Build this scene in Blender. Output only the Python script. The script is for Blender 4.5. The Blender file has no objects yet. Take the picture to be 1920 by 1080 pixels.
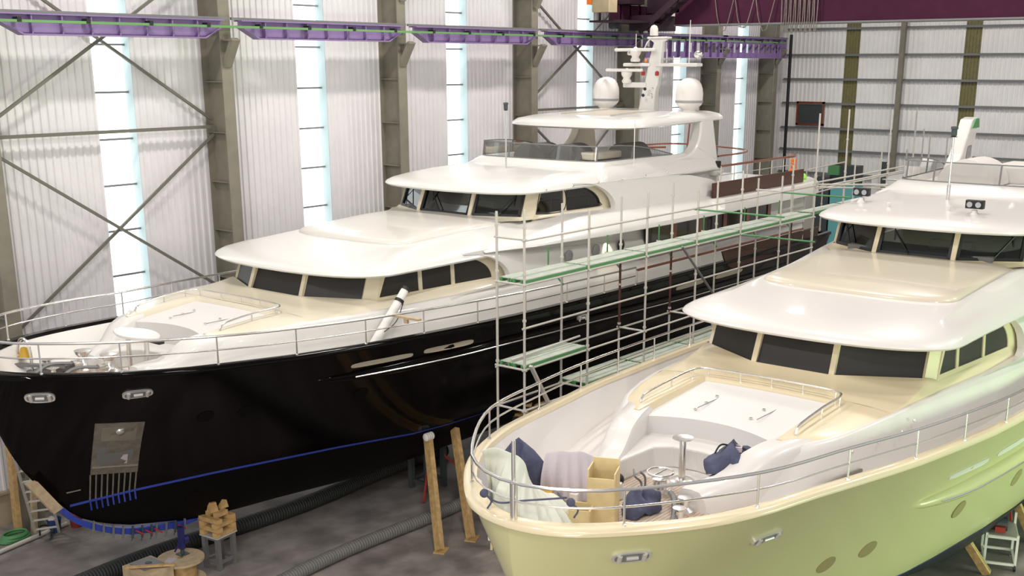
import bpy, math, random
from mathutils import Vector, Matrix
from mathutils.geometry import tessellate_polygon
C = bpy.context.scene.collection
random.seed(7)
PI = math.pi
# ---------------------------------------------------------------- materials
def mat(name, col, rough=.5, metal=0., coat=0., noise=0., nscale=6., bump=0., bscale=40., col2=None, spec=.5, trans=0., emit=None, es=0., alpha=1.):
    m = bpy.data.materials.new(name); m.use_nodes = True
    nt = m.node_tree; b = nt.nodes['Principled BSDF']
    b.inputs['Base Color'].default_value = (*col, 1)
    b.inputs['Roughness'].default_value = rough
    b.inputs['Metallic'].default_value = metal
    b.inputs['Coat Weight'].default_value = coat
    b.inputs['Coat Roughness'].default_value = .05
    b.inputs['Specular IOR Level'].default_value = spec
    b.inputs['Transmission Weight'].default_value = trans
    if emit:
        b.inputs['Emission Color'].default_value = (*emit, 1); b.inputs['Emission Strength'].default_value = es
    if noise or bump:
        tc = nt.nodes.new('ShaderNodeTexCoord')
    if noise:
        n = nt.nodes.new('ShaderNodeTexNoise'); n.inputs['Scale'].default_value = nscale; n.inputs['Detail'].default_value = 6
        nt.links.new(tc.outputs['Object'], n.inputs['Vector'])
        r = nt.nodes.new('ShaderNodeValToRGB')
        c2 = col2 or tuple(max(0, c * (1 - noise)) for c in col)
        r.color_ramp.elements[0].color = (*c2, 1); r.color_ramp.elements[1].color = (*col, 1)
        r.color_ramp.elements[0].position = .35; r.color_ramp.elements[1].position = .65
        nt.links.new(n.outputs['Fac'], r.inputs['Fac']); nt.links.new(r.outputs['Color'], b.inputs['Base Color'])
    if bump:
        n2 = nt.nodes.new('ShaderNodeTexNoise'); n2.inputs['Scale'].default_value = bscale
        nt.links.new(tc.outputs['Object'], n2.inputs['Vector'])
        bp = nt.nodes.new('ShaderNodeBump'); bp.inputs['Strength'].default_value = bump; bp.inputs['Distance'].default_value = .02
        nt.links.new(n2.outputs['Fac'], bp.inputs['Height']); nt.links.new(bp.outputs['Normal'], b.inputs['Normal'])
    return m

def stripes(name, ca, cb, axis=1, scale=20., width=.12, rough=.5, noise=.25):
    """planked surface: thin dark caulking lines every 1/scale metre along one axis"""
    m = bpy.data.materials.new(name); m.use_nodes = True
    nt = m.node_tree; b = nt.nodes['Principled BSDF']; b.inputs['Roughness'].default_value = rough
    tc = nt.nodes.new('ShaderNodeTexCoord'); sp = nt.nodes.new('ShaderNodeSeparateXYZ')
    nt.links.new(tc.outputs['Object'], sp.inputs[0])
    mu = nt.nodes.new('ShaderNodeMath'); mu.operation = 'MULTIPLY'; mu.inputs[1].default_value = scale
    nt.links.new(sp.outputs[axis], mu.inputs[0])
    fr = nt.nodes.new('ShaderNodeMath'); fr.operation = 'FRACT'; nt.links.new(mu.outputs[0], fr.inputs[0])
    lt = nt.nodes.new('ShaderNodeMath'); lt.operation = 'LESS_THAN'; lt.inputs[1].default_value = width
    nt.links.new(fr.outputs[0], lt.inputs[0])
    nz = nt.nodes.new('ShaderNodeTexNoise'); nz.inputs['Scale'].default_value = 5; nz.inputs['Detail'].default_value = 5
    nt.links.new(tc.outputs['Object'], nz.inputs['Vector'])
    r = nt.nodes.new('ShaderNodeValToRGB')
    r.color_ramp.elements[0].color = (*[c * (1 - noise) for c in ca], 1); r.color_ramp.elements[1].color = (*ca, 1)
    r.color_ramp.elements[0].position = .3; r.color_ramp.elements[1].position = .7
    nt.links.new(nz.outputs['Fac'], r.inputs['Fac'])
    mx = nt.nodes.new('ShaderNodeMixRGB'); nt.links.new(lt.outputs[0], mx.inputs['Fac'])
    nt.links.new(r.outputs['Color'], mx.inputs['Color1']); mx.inputs['Color2'].default_value = (*cb, 1)
    nt.links.new(mx.outputs['Color'], b.inputs['Base Color'])
    return m

def glow(name, col, strength):
    m = bpy.data.materials.new(name); m.use_nodes = True
    nt = m.node_tree; nt.nodes.clear()
    e = nt.nodes.new('ShaderNodeEmission'); e.inputs['Color'].default_value = (*col, 1); e.inputs['Strength'].default_value = strength
    o = nt.nodes.new('ShaderNodeOutputMaterial'); nt.links.new(e.outputs[0], o.inputs['Surface'])
    return m

def clearglass(name, tint, mix=.16, rough=.03):
    m = bpy.data.materials.new(name); m.use_nodes = True
    nt = m.node_tree; nt.nodes.clear()
    t = nt.nodes.new('ShaderNodeBsdfTransparent'); t.inputs['Color'].default_value = (*tint, 1)
    g = nt.nodes.new('ShaderNodeBsdfGlossy'); g.inputs['Roughness'].default_value = rough
    f = nt.nodes.new('ShaderNodeFresnel'); f.inputs['IOR'].default_value = 1.45
    ad = nt.nodes.new('ShaderNodeMath'); ad.operation = 'ADD'; ad.inputs[1].default_value = mix * .3
    nt.links.new(f.outputs[0], ad.inputs[0])
    mx = nt.nodes.new('ShaderNodeMixShader'); nt.links.new(ad.outputs[0], mx.inputs['Fac'])
    nt.links.new(t.outputs[0], mx.inputs[1]); nt.links.new(g.outputs[0], mx.inputs[2])
    o = nt.nodes.new('ShaderNodeOutputMaterial'); nt.links.new(mx.outputs[0], o.inputs['Surface'])
    return m

M = dict(
    floor=mat('concrete floor', (.33, .29, .27), .6, noise=.5, nscale=1.3, bump=.15, bscale=12),
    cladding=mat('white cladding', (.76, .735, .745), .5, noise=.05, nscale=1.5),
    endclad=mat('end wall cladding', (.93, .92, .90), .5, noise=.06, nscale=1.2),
    plinth=mat('beige plinth', (.42, .34, .22), .7, noise=.15, nscale=3),
    olive=mat('olive roof light', (.22, .20, .085), .5, noise=.2, nscale=8),
    steel=mat('khaki steel', (.235, .215, .165), .55, noise=.15, nscale=3),
    girt=mat('grey girt', (.20, .21, .215), .5),
    ceiling=mat('ceiling sheet', (.30, .29, .29), .7),
    purple=mat('purple paint', (.265, .175, .375), .45, noise=.12, nscale=4),
    plum=mat('plum paint', (.062, .014, .036), .75, noise=.15, nscale=3, spec=.15),
    darkplum=mat('dark crane paint', (.03, .012, .022), .5),
    green=mat('green conductor', (.13, .29, .10), .5),
    black=mat('black rubber', (.012, .012, .013), .5),
    daylight=glow('daylight sheet', (.95, 1, 1), 2.2),
    reveal=mat('pale reveal', (.50, .60, .61), .6),
    hullblack=mat('black hull gloss', (.003, .002, .002), .09, coat=.0, spec=.15),
    hullmatt=mat('black bottom paint', (.003, .0025, .0025), .5, spec=.1),
    hullcream=mat('cream hull gloss', (.56, .535, .285), .25, coat=.25),
    navybottom=mat('navy bottom paint', (.012, .016, .026), .5),
    white=mat('white gelcoat', (.74, .725, .69), .34, coat=.5),
    whiteb=mat('warm white gelcoat', (.72, .69, .66), .34, coat=.5),
    cream=mat('cream gelcoat', (.74, .675, .53), .32, coat=.4),
    creamb=mat('strong cream gelcoat', (.74, .635, .43), .32, coat=.4),
    creamhatch=mat('satin white deck', (.70, .68, .66), .5),
    beige=mat('beige side paint', (.56, .50, .40), .35),
    deckwhite=mat('white deck paint', (.66, .62, .595), .55),
    teak=stripes('teak deck', (.62, .50, .40), (.20, .14, .10), 1, 16, .16, .6),
    tint=mat('dark window glass', (.012, .011, .010), .06, spec=.6),
    mesh=mat('window sun mesh', (.022, .019, .017), .45),
    clear=clearglass('wheelhouse glass', (.62, .67, .66), .2),
    smoke=clearglass('smoked screen', (.74, .76, .76), .12),
    pale=clearglass('pale screen', (.75, .76, .75), .2),
    chrome=mat('stainless steel', (.80, .78, .75), .26, metal=1),
    galv=mat('galvanised tube', (.60, .57, .515), .45, metal=.15),
    rust=mat('rusty tube', (.10, .036, .028), .7),
    varnish=mat('varnished mahogany', (.20, .055, .025), .3, coat=.5),
    darkwood=mat('dark mahogany panel', (.075, .024, .012), .4, noise=.35, nscale=14),
    deckgreen=mat('green deck edge', (.085, .27, .10), .5),
    deckply=mat('pale scaffold ply', (.47, .52, .44), .6, noise=.15, nscale=8),
    wood=mat('pine timber', (.62, .40, .17), .6, noise=.3, nscale=9),
    woodpale=mat('pale ply', (.55, .42, .26), .65, noise=.25, nscale=7),
    tape=mat('blue masking tape', (.028, .055, .36), .5),
    bluesteel=mat('blue steel', (.02, .022, .13), .45),
    redpaint=mat('red paint', (.36, .035, .025), .45),
    greysteel=mat('grey steel', (.20, .20, .20), .5, metal=.3),
    darksteel=mat('dark steel', (.055, .065, .068), .5),
    bluebucket=mat('blue bucket', (.015, .05, .16), .4),
    redbucket=mat('red bucket', (.24, .03, .02), .4),
    orange=mat('orange plastic', (.85, .20, .02), .4),
    lime=mat('lime plastic', (.35, .85, .05), .5),
    teal=mat('teal machine', (.16, .48, .50), .5),
    sheetcloth=mat('dust sheet cloth', (.70, .72, .63), .85, bump=.2, bscale=8),
    navycloth=mat('navy cloth', (.085, .092, .16), .8, noise=.3, nscale=8, bump=.4, bscale=12),
    lilac=mat('lilac towel', (.52, .47, .50), .9, bump=.3, bscale=30),
    boxcard=mat('cream plywood', (.72, .58, .30), .6, noise=.12, nscale=6),
    yellow=mat('yellow vinyl', (.55, .33, .03), .5),
    domewhite=mat('satin dome white', (.80, .76, .72), .4),
    grey=mat('grey band', (.30, .30, .31), .5),
    redlens=mat('red lens', (.45, .02, .02), .3),
    silver=mat('flexible duct', (.16, .155, .15), .5, bump=.6, bscale=60),
    blackduct=mat('black duct', (.02, .022, .023), .55, bump=.6, bscale=60),
    bright=mat('polished fitting', (.75, .72, .68), .35, metal=.6),
    bracesteel=mat('dark khaki steel', (.15, .14, .115), .55),
    whip=mat('white fibre', (.7, .7, .68), .5),
    panela=mat('pale cream roof panel', (.69, .66, .60), .32, coat=.4),
    panelb=mat('cream roof panel', (.63, .57, .455), .32, coat=.4),
    posta=mat('cream window frame', (.72, .64, .47), .4),
    recess=mat('cream recess', (.30, .25, .12), .5),
    cling=mat('white foam', (.80, .78, .74), .8),
    plate=mat('brushed plate', (.30, .27, .23), .4, metal=.6, noise=.25, nscale=7),
    upholst=mat('grey upholstery', (.16, .155, .15), .7),
)
# ---------------------------------------------------------------- mesh builder
def V(*a): return Vector(a if len(a) > 1 else a[0])
class MB:
    def __init__(s): s.v = []; s.f = []; s.m = []; s.s = []
    def add(s, vs, fs, m=0, sm=False):
        o = len(s.v); s.v += [tuple(v) for v in vs]
        for f in fs: s.f.append(tuple(o + i for i in f)); s.m.append(m); s.s.append(sm)
        return s
    def hexa(s, p, m=0):       # 8 corners: bottom 4 then top 4
        return s.add(p, [(3, 2, 1, 0), (4, 5, 6, 7), (0, 1, 5, 4), (1, 2, 6, 5), (2, 3, 7, 6), (3, 0, 4, 7)], m)
    def box(s, c, d, rz=0, m=0, R=None):
        R = R or Matrix.Rotation(rz, 3, 'Z'); c = V(c); x, y, z = (k / 2 for k in d)
        return s.hexa([c + R @ V(a * x, b * y, e * z) for e in (-1, 1) for a, b in ((-1, -1), (1, -1), (1, 1), (-1, 1))], m)
    def beam(s, a, b, w, h, m=0, up=(0, 0, 1)):
        a, b = V(a), V(b); t = (b - a).normalized(); u = V(up)
        if abs(t.dot(u)) > .98: u = V(1, 0, 0)
        r = t.cross(u).normalized(); u = r.cross(t)
        R = Matrix((t, r, u)).transposed()
        return s.box((a + b) / 2, ((b - a).length, w, h), m=m, R=R)
    def tube(s, pts, r, n=8, m=0, closed=False, cap=True, sm=True):
        pts = [V(p) for p in pts]; k = len(pts); rr = r if isinstance(r, (list, tuple)) else [r] * k
        nor = None; rings = []
        for i in range(k):
            if closed: t = (pts[(i + 1) % k] - pts[i - 1])
            else: t = pts[min(i + 1, k - 1)] - pts[max(i - 1, 0)]
            t.normalize()
            if nor is None:
                nor = t.cross(V(0, 0, 1) if abs(t.z) < .9 else V(1, 0, 0)).normalized()
            nor = (nor - t * nor.dot(t)).normalized(); bi = t.cross(nor)
            rings.append([pts[i] + (nor * math.cos(2 * PI * j / n) + bi * math.sin(2 * PI * j / n)) * rr[i] for j in range(n)])
        if closed: rings.append(rings[0])
        s.loft(rings, m, sm, closed=True)
        if cap and not closed:
            s.add(rings[0], [tuple(range(n))], m); s.add(rings[-1], [tuple(range(n))[::-1]], m)
        return s
    def cyl(s, a, b, r0, r1=None, n=16, m=0): return s.tube([a, b], [r0, r0 if r1 is None else r1], n, m)
    def lathe(s, prof, c=(0, 0, 0), n=24, m=0, R=None, cap=True):
        c = V(c); R = R or Matrix.Identity(3)
        rings = [[c + R @ V(r * math.cos(2 * PI * j / n), r * math.sin(2 * PI * j / n), z) for j in range(n)] for r, z in prof]
        s.loft(rings, m, True, closed=True)
        if cap:
            s.add(rings[0], [tuple(range(n))[::-1]], m); s.add(rings[-1], [tuple(range(n))], m)
        return s
    def loft(s, rings, m=0, sm=True, closed=False, cap0=False, cap1=False):
        n = len(rings[0]); vs = [p for r in rings for p in r]; fs = []
        for i in range(len(rings) - 1):
            for j in range(n if closed else n - 1):
                a = i * n + j; b = i * n + (j + 1) % n
                fs.append((a, b, b + n, a + n))
        s.add(vs, fs, m, sm)
        if cap0: s.fill(rings[0], m)
        if cap1: s.fill(rings[-1], m)
        return s
    def fill(s, ring, m=0):
        if all((V(ring[i]) - V(ring[-1 - i])).length > 1e-6 for i in range(len(ring) // 2)) and len(ring) > 20: return s.ladder(ring, m)
        t = tessellate_polygon([[V(p) for p in ring]]); return s.add(ring, t, m)
    def ladder(s, ring, m=0, sm=True, k=4, crown=0.):
        """fill a U-shaped mirrored ring across, k strips wide"""
        n = len(ring) // 2; rows = []; wm = max((V(ring[i]) - V(ring[-1 - i])).length for i in range(n))
        for i in range(n):
            a, b = V(ring[i]), V(ring[-1 - i]); row = []
            for j in range(k + 1):
                f = j / k; p = a.lerp(b, f); p.z += crown * 4 * f * (1 - f) * min(1, (a - b).length / wm) ** 2; row.append(p)
            rows.append(row)
        if len(ring) % 2:
            md = V(ring[n]); r = rows[-1]; s.add(r + [md], [(i, i + 1, k + 1) for i in range(k)], m, sm)
        return s.loft(rows, m, sm)
    def prism(s, poly, f0, f1, m=0, holes=(), m_side=None, sm=False):
        """2-D polygon (holes allowed) carried to 3-D by f0 (back) and f1 (front)"""
        loops = [list(poly)] + [list(h) for h in holes]
        allp = [p for l in loops for p in l]
        tri = tessellate_polygon([[V(p[0], p[1], 0) for p in l] for l in loops])
        s.add([f0(*p) for p in allp], tri, m); s.add([f1(*p) for p in allp], [t[::-1] for t in tri], m)
        for l in loops:
            k = len(l); A = [f0(*p) for p in l]; B = [f1(*p) for p in l]
            s.add(A + B, [(i, (i + 1) % k, k + (i + 1) % k, k + i) for i in range(k)], m if m_side is None else m_side, sm)
        return s
    def ball(s, c, r, n=12, m=0, sc=(1, 1, 1)):
        c = V(c); rings = []
        k = max(6, n // 2)
        for i in range(k + 1):
            a = PI * i / k; q = max(1e-4, math.sin(a))
            rings.append([c + V(r * sc[0] * q * math.cos(2 * PI * j / n), r * sc[1] * q * math.sin(2 * PI * j / n), -r * sc[2] * math.cos(a)) for j in range(n)])
        return s.loft(rings, m, True, closed=True)
    def build(s, name, mats, parent=None, loc=None, sharp=38, bevel=0, recalc=True):
        me = bpy.data.meshes.new(name); me.from_pydata(s.v, [], s.f)
        for k in (mats if isinstance(mats, (list, tuple)) else [mats]): me.materials.append(M[k])
        for p, mi, sm in zip(me.polygons, s.m, s.s): p.material_index = mi; p.use_smooth = sm
        if recalc:
            import bmesh
            b = bmesh.new(); b.from_mesh(me)
            bmesh.ops.remove_doubles(b, verts=b.verts, dist=1e-5)
            bmesh.ops.recalc_face_normals(b, faces=b.faces); b.to_mesh(me); b.free()
        if any(s.s): me.set_sharp_from_angle(angle=math.radians(sharp))
        o = bpy.data.objects.new(name, me); C.objects.link(o)
        if parent: o.parent = parent
        if loc: o.location = loc
        if bevel:
            bv = o.modifiers.new('bevel', 'BEVEL'); bv.width = bevel; bv.segments = 2; bv.limit_method = 'ANGLE'
        return o
def empty(name, loc=(0, 0, 0), rz=0):
    o = bpy.data.objects.new(name, None); C.objects.link(o); o.location = loc; o.rotation_euler = (0, 0, rz); o.empty_display_size = .2
    return o
def tag(o, label=None, cat=None, group=None, kind=None):
    if label: o['label'] = label
    if cat: o['category'] = cat
    if group: o['group'] = group
    if kind: o['kind'] = kind
    return o
def structure(o): o['kind'] = 'structure'; return o
def lerp(a, b, t): return a + (b - a) * t
def interp(x, tab):
    if x <= tab[0][0]: return tab[0][1]
    for (a, p), (b, q) in zip(tab, tab[1:]):
        if x <= b: return lerp(p, q, (x - a) / (b - a)) if b > a else q
    return tab[-1][1]
def sinterp(x, tab):
    """monotone-ish cubic interpolation through a table"""
    xs = [t[0] for t in tab]; ys = [t[1] for t in tab]; n = len(xs)
    if x <= xs[0]: return ys[0]
    if x >= xs[-1]: return ys[-1]
    d = [(ys[i + 1] - ys[i]) / (xs[i + 1] - xs[i]) for i in range(n - 1)]
    mm = [d[0]] + [0 if d[i - 1] * d[i] <= 0 else 2 * d[i - 1] * d[i] / (d[i - 1] + d[i]) for i in range(1, n - 1)] + [d[-1]]
    for i in range(n - 1):
        if x <= xs[i + 1]:
            h = xs[i + 1] - xs[i]; t = (x - xs[i]) / h
            return ((2 * t ** 3 - 3 * t * t + 1) * ys[i] + (t ** 3 - 2 * t * t + t) * h * mm[i] + (-2 * t ** 3 + 3 * t * t) * ys[i + 1] + (t ** 3 - t * t) * h * mm[i + 1])
def spline(pts, n, closed=False):
    """Catmull-Rom through pts (any dimension), n samples"""
    P = [V(p) for p in pts]; k = len(P); out = []
    L = [0]
    for a, b in zip(P, P[1:]): L.append(L[-1] + max(1e-9, (b - a).length))
    for i in range(n):
        d = L[-1] * i / (n - 1); j = 0
        while j < k - 2 and d > L[j + 1]: j += 1
        t = (d - L[j]) / (L[j + 1] - L[j])
        p0 = P[j - 1] if j else P[j] * 2 - P[j + 1]; p1, p2 = P[j], P[j + 1]
        p3 = P[j + 2] if j + 2 < k else P[j + 1] * 2 - P[j]
        out.append(.5 * ((2 * p1) + (p2 - p0) * t + (2 * p0 - 5 * p1 + 4 * p2 - p3) * t * t + (3 * p1 - p0 - 3 * p2 + p3) * t ** 3))
    return out
# ---------------------------------------------------------------- the hall
YW, XE, XL, ZC = 24.55, 49.9, 4.0, 17.0
f = MB().box((24, 7, -.1), (56, 44, .2)); structure(f.build('floor', 'floor'))
c = MB().box((27, 7, ZC + .1), (56, 46, .2)); structure(c.build('ceiling', 'ceiling'))
STR = [(15.12, 16.12), (21.12, 22.17), (27.08, 28.06), (33.9, 34.9), (40.4, 41.43), (45.55, 46.58)]
def corrug(mb, x0, x1, z0, z1, mapf, pitch=.19, d=.032, m=0):
    n = max(1, round((x1 - x0) / pitch)); p = (x1 - x0) / n; pts = []
    for i in range(n):
        a = x0 + i * p
        pts += [(a, 0), (a + .50 * p, 0), (a + .62 * p, d), (a + .88 * p, d)]
    pts.append((x1, 0))
    mb.loft([[mapf(x, q, z0) for x, q in pts], [mapf(x, q, z1) for x, q in pts]], m, False)
    mb.add([mapf(x0, -.05, z0), mapf(x1, -.05, z0), mapf(x1, -.05, z1), mapf(x0, -.05, z1)], [(0, 1, 2, 3)], m)
mb = MB(); edges = [XL] + [e for s_ in STR for e in s_] + [XE]
for a, b in zip(edges[::2], edges[1::2]): corrug(mb, a, b, .75, ZC, lambda x, q, z: (x, YW - q, z))
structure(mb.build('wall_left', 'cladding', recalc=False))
structure(MB().box(((XL + XE) / 2, YW + .02, .375), (XE - XL, .16, .75)).box(((XL + XE) / 2, YW - .08, .78), (XE - XL, .1, .06)).build('baseboard_left', 'plinth'))
for i, (a, b) in enumerate(STR):
    w = structure(MB().box(((a + b) / 2, YW + .34, ZC / 2 + .4), (b - a, .04, ZC - .8)).build('window_%d' % (i + 1), 'daylight'))
    r = MB()
    for x in (a - .02, b + .02): r.box((x, YW + .17, ZC / 2 + .4), (.04, .32, ZC - .8))
    r.box(((a + b) / 2, YW + .17, .74), (b - a, .32, .04)); r.build('jamb', 'reveal', w)
    for k in range(12):
        z = 2.0 + 1.075 * k - .0
        MB().box(((a + b) / 2, YW + .22, z), (b - a, .05, .045)).build('glazing_bar', 'girt', w)
# end wall
mb = MB(); OL = [(20.9, 21.55), (15.72, 16.38), (10.5, 11.2), (5.3, 6.0)]
ys = [YW] + [e for s_ in OL for e in s_[::-1]] + [-14]
for a, b in zip(ys[::2], ys[1::2]): corrug(mb, b, a, 0, ZC, lambda y, q, z: (XE - q, y, z), pitch=.2)
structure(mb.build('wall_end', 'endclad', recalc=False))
for i, (a, b) in enumerate(OL):
    mb = MB(); corrug(mb, a, b, 0, ZC, lambda y, q, z: (XE - q + .02, y, z), pitch=.12)
    structure(mb.build('window_%d' % (i + 7), 'olive', recalc=False))
for i, z in enumerate((5.3, 6.33, 7.3, 8.39, 9.44, 10.49, 11.6, 12.7)):
    structure(MB().box((XE - .12, 5.2, z), (.13, 38.4, .035)).box((XE - .06, 5.2, z + .03), (.05, 38.4, .09)).build('trim_%d' % (i + 1), 'girt'))
# columns
def column(x, label, z1=ZC):
    r = empty('steel_column', (x, YW - .4, 0)); tag(r, label, 'column', 'steel columns along the left wall')
    MB().box((0, -.39, z1 / 2), (.33, .035, z1)).build('inner_flange', 'steel', r)
    MB().box((0, .36, z1 / 2), (.33, .035, z1)).build('outer_flange', 'steel', r)
    MB().box((0, 0, z1 / 2), (.03, .72, z1)).build('web', 'steel', r)
    for k in range(12):
        MB().box((0, 0, 1.2 + 1.22 * k), (.3, .70, .022)).build('stiffener', 'steel', r)
    MB().beam((0, -.4, 10.12), (0, -.78, 10.74), .22, .12).box((0, -.6, 10.72), (.26, .44, .04)).build('rail_bracket', 'steel', r)
    MB().beam((0, -.42, 11.9), (0, -1.3, 13.6), .2, .2).build('knee_brace', 'steel', r)
COLX = [12.15, 18.25, 24.35, 30.47, 36.6, 42.65, 47.7]
WH = ['leftmost khaki steel column, cut by the left edge of the view', 'khaki steel column right of the first bright window strip', 'khaki steel column behind the front edge of the black yacht upper roof', 'khaki steel column behind the flybridge screen', 'khaki steel column behind the white mast', 'khaki steel column just right of the rear satellite dome', 'khaki steel column in the far corner by the end wall']
for x, w in zip(COLX, WH): column(x, w)
# crane rail: one purple beam per bay
YR = YW - 1.0
BL = ['above the leftmost bay', 'over the first window strip', 'over the second window strip', 'over the third window strip', 'over the fourth window strip', 'behind the white mast', 'with cut-out openings by the far corner']
ends = [6.1] + COLX
for i in range(1, len(ends) - 1):
    a, b = ends[i] + .25, ends[i + 1] - .25; last = i >= 5
    if last: a -= .25; b += .25 + (.3 if i == 6 else 0)
    zt, zb = 11.17, (10.38 if last else 10.76)
    r = empty('crane_beam', ((a + b) / 2, YR, 0)); tag(r, 'purple crane rail beam ' + (BL[i] if i < 7 else ''), 'beam', 'purple crane rail beams')
    L = (b - a) / 2
    ch = .0 if last else .55
    web = [(-L, zt), (L, zt), (L, zt - .12), (L - ch, zb), (-L + ch, zb), (-L, zt - .12)]
    holes = []
    n = 10
    if last:
        for k in range(n):
            x = -L + (k + .5) * 2 * L / n; w = L / n * .58
            if i == 6 and k == n - 1: continue
            holes.append([(x - w, zb + .2), (x + w, zb + .2), (x + w, zt - .24), (x - w, zt - .24)])
    MB().prism(web, lambda x, z: (x, .012, z), lambda x, z: (x, -.012, z), holes=holes).build('web', 'purple', r)
    MB().box((0, 0, zt + .0), (2 * L, .3, .03)).build('top_flange', 'purple', r)
    MB().box((0, 0, zb), (2 * L - 2 * ch, .26, .03)).build('bottom_flange', 'purple', r)
    if ch:
        for s_ in (-1, 1): MB().beam((s_ * L, 0, zt - .12), (s_ * (L - ch), 0, zb), .26, .03).build('sloped_flange', 'purple', r)
    for k in range(7 if not last else n + 1):
        x = -L + .75 + k * (2 * L - 1.5) / 6 if not last else -L + k * 2 * L / n
        MB().box((min(max(x, -L + .03), L - .03), -.065, (zt + zb) / 2), (.03, .11, zt - zb - .04)).build('stiffener', 'purple', r)
    MB().box((0, 0, zt + .045), (2 * L + .4, .07, .06)).build('rail_head', 'greysteel', r)
r = empty('conductor_line', (24, YR - .2, 11.02)); tag(r, 'green conductor line running along the face of the purple crane rail', 'conductor')
MB().box((5.6, -.04, 0), (36, .05, .055)).build('conductor_bar', 'green', r)
for k in range(23):
    MB().box((-11.2 + 1.55 * k, .02, .03), (.09, .2, .10)).build('hanger', 'black', r)
# wall bracing
def brace(a, b, w, label):
    o = MB().beam((0, 0, 0), V(b) - V(a), w, w).build('brace_bar', 'bracesteel'); o.location = a
    tag(o, label, 'brace', 'brace bars on the left wall')
yb = YW - .3
for (x0, x1, nm) in ((COLX[0], COLX[1], 'near bay'), (COLX[3], COLX[4], 'far bay behind the flybridge')):
    xm = (x0 + x1) / 2
    brace((x0 + .1, yb, 8.66), (x1 - .1, yb, 8.66), .075, 'horizontal khaki brace bar across the ' + nm)
    brace((x0 + .1, yb - .12, 8.9), (x1 - .12, yb - .12, 12.6), .062, 'upper khaki diagonal brace bar rising right in the ' + nm)
    brace((x0 + .12, yb + .1, 12.6), (x1 - .12, yb + .1, 8.83), .062, 'upper khaki diagonal brace bar falling right in the ' + nm)
    brace((x0 + .1, yb - .06, 8.42), (x1 - .2, yb - .06, 4.55), .062, 'lower khaki diagonal brace bar falling right in the ' + nm)
    brace((x0 + .3, yb + .06, 4.4), (x1 - .12, yb + .06, 8.47), .06, 'lower khaki diagonal brace bar rising right in the ' + nm)
# end wall post, pipe, window
r = MB().box((0, 0, 6.5), (.2, .2, 13)); o = r.build('wall_post', 'steel'); o.location = (XE - .32, 18.87, 0); tag(o, 'grey square post against the end wall right of the brown window', 'post')
o = MB().cyl((0, 0, 0), (0, 0, 11.4), .07).build('downpipe', 'black'); o.location = (XE - .3, 24.02, 0); tag(o, 'thin black vertical pipe in the far corner of the hall', 'pipe')
r = empty('framed_window', (XE - .12, 22.95, 7.97)); tag(r, 'small brown framed window high on the end wall', 'window')
MB().box((0, 0, 0), (.04, 1.2, .92)).build('pane', 'darksteel', r)
fr = MB()
for y in (-.62, .62): fr.box((-.03, y, 0), (.1, .09, 1.05))
for z in (-.48, .48): fr.box((-.03, 0, z), (.1, 1.33, .09))
fr.build('frame', 'varnish', r)
# overhead travelling crane
r = empty('bridge_crane', (35.6, 12, 11.4)); tag(r, 'plum red overhead travelling crane girder spanning the top right', 'crane')
MB().box((.4, -3.4, .95), (.9, 26, 1.8)).build('girder', 'plum', r)
MB().box((.4, -3.4, .02), (1.05, 26, .05)).build('bottom_flange', 'greysteel', r)
MB().box((-.2, 11.05, .38), (3.0, .36, .6)).build('end_carriage', 'plum', r)
MB().box((-1.2, 10.9, 1.1), (.9, 1.0, .8)).build('machinery_house', 'darkplum', r)
mb = MB().box((-1.6, 10.6, .12), (2.4, 1.3, .06)).box((-1.5, 10.9, .75), (2.6, .06, .06)).box((-1.5, 10.9, 1.2), (2.6, .06, .06))
for k in range(5): mb.box((-2.7 + .6 * k, 10.9, .7), (.06, .06, 1.1))
mb.build('service_platform', 'darkplum', r)
MB().box((-3.15, 10.4, .75), (.5, .65, .75)).build('control_cabinet', 'plinth', r)
MB().box((-3.2, 10.85, .85), (.4, .2, .45)).build('beacon', 'orange', r)
for x in (-1.6, 1.6): MB().cyl((x, 10.95, .05), (x, 11.2, .05), .15, n=16).build('wheel', 'darksteel', r)
st = MB(); a, b = V(-.75, 10.4, -.2), V(-.75, 8.1, 1.5)
for dx in (-.3, .3): st.beam(a + V(dx, 0, 0), b + V(dx, 0, 0), .05, .2)
for k in range(10): st.box(a.lerp(b, (k + .5) / 10), (.6, .24, .03))
st.build('stair', 'darkplum', r)
MB().box((.3, 10.1, 1.1), (.7, 1.3, 1.3)).box((-.2, 10.4, .1), (1.6, .9, .5)).build('carriage_frame', 'darkplum', r)
lp = MB()
for k in range(8): lp.tube(spline([(-.2, 5.55 - .16 * k, 1.0), (-.25, 5.5 - .16 * k, 0.0), (-.22, 5.47 - .16 * k, -.28 - .03 * (k % 3)), (-.22, 5.43 - .16 * k, 0.0), (-.2, 5.42 - .16 * k, 1.0)], 12), .018, 6)
lp.box((-.25, 4.9, 1.05), (.12, 1.5, .06)); lp.build('cable_loop', 'plate', r)
lp = MB()
for k in range(3): lp.tube(spline([(-.2, 8.0 - .75 * k, .95), (-.25, 7.8 - .75 * k, .1), (-.24, 7.55 - .75 * k, -.2 + .1 * (k % 2)), (-.2, 7.25 - .75 * k, .95)], 12), .015, 6)
lp.build('festoon_cable', 'plate', r)
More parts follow.
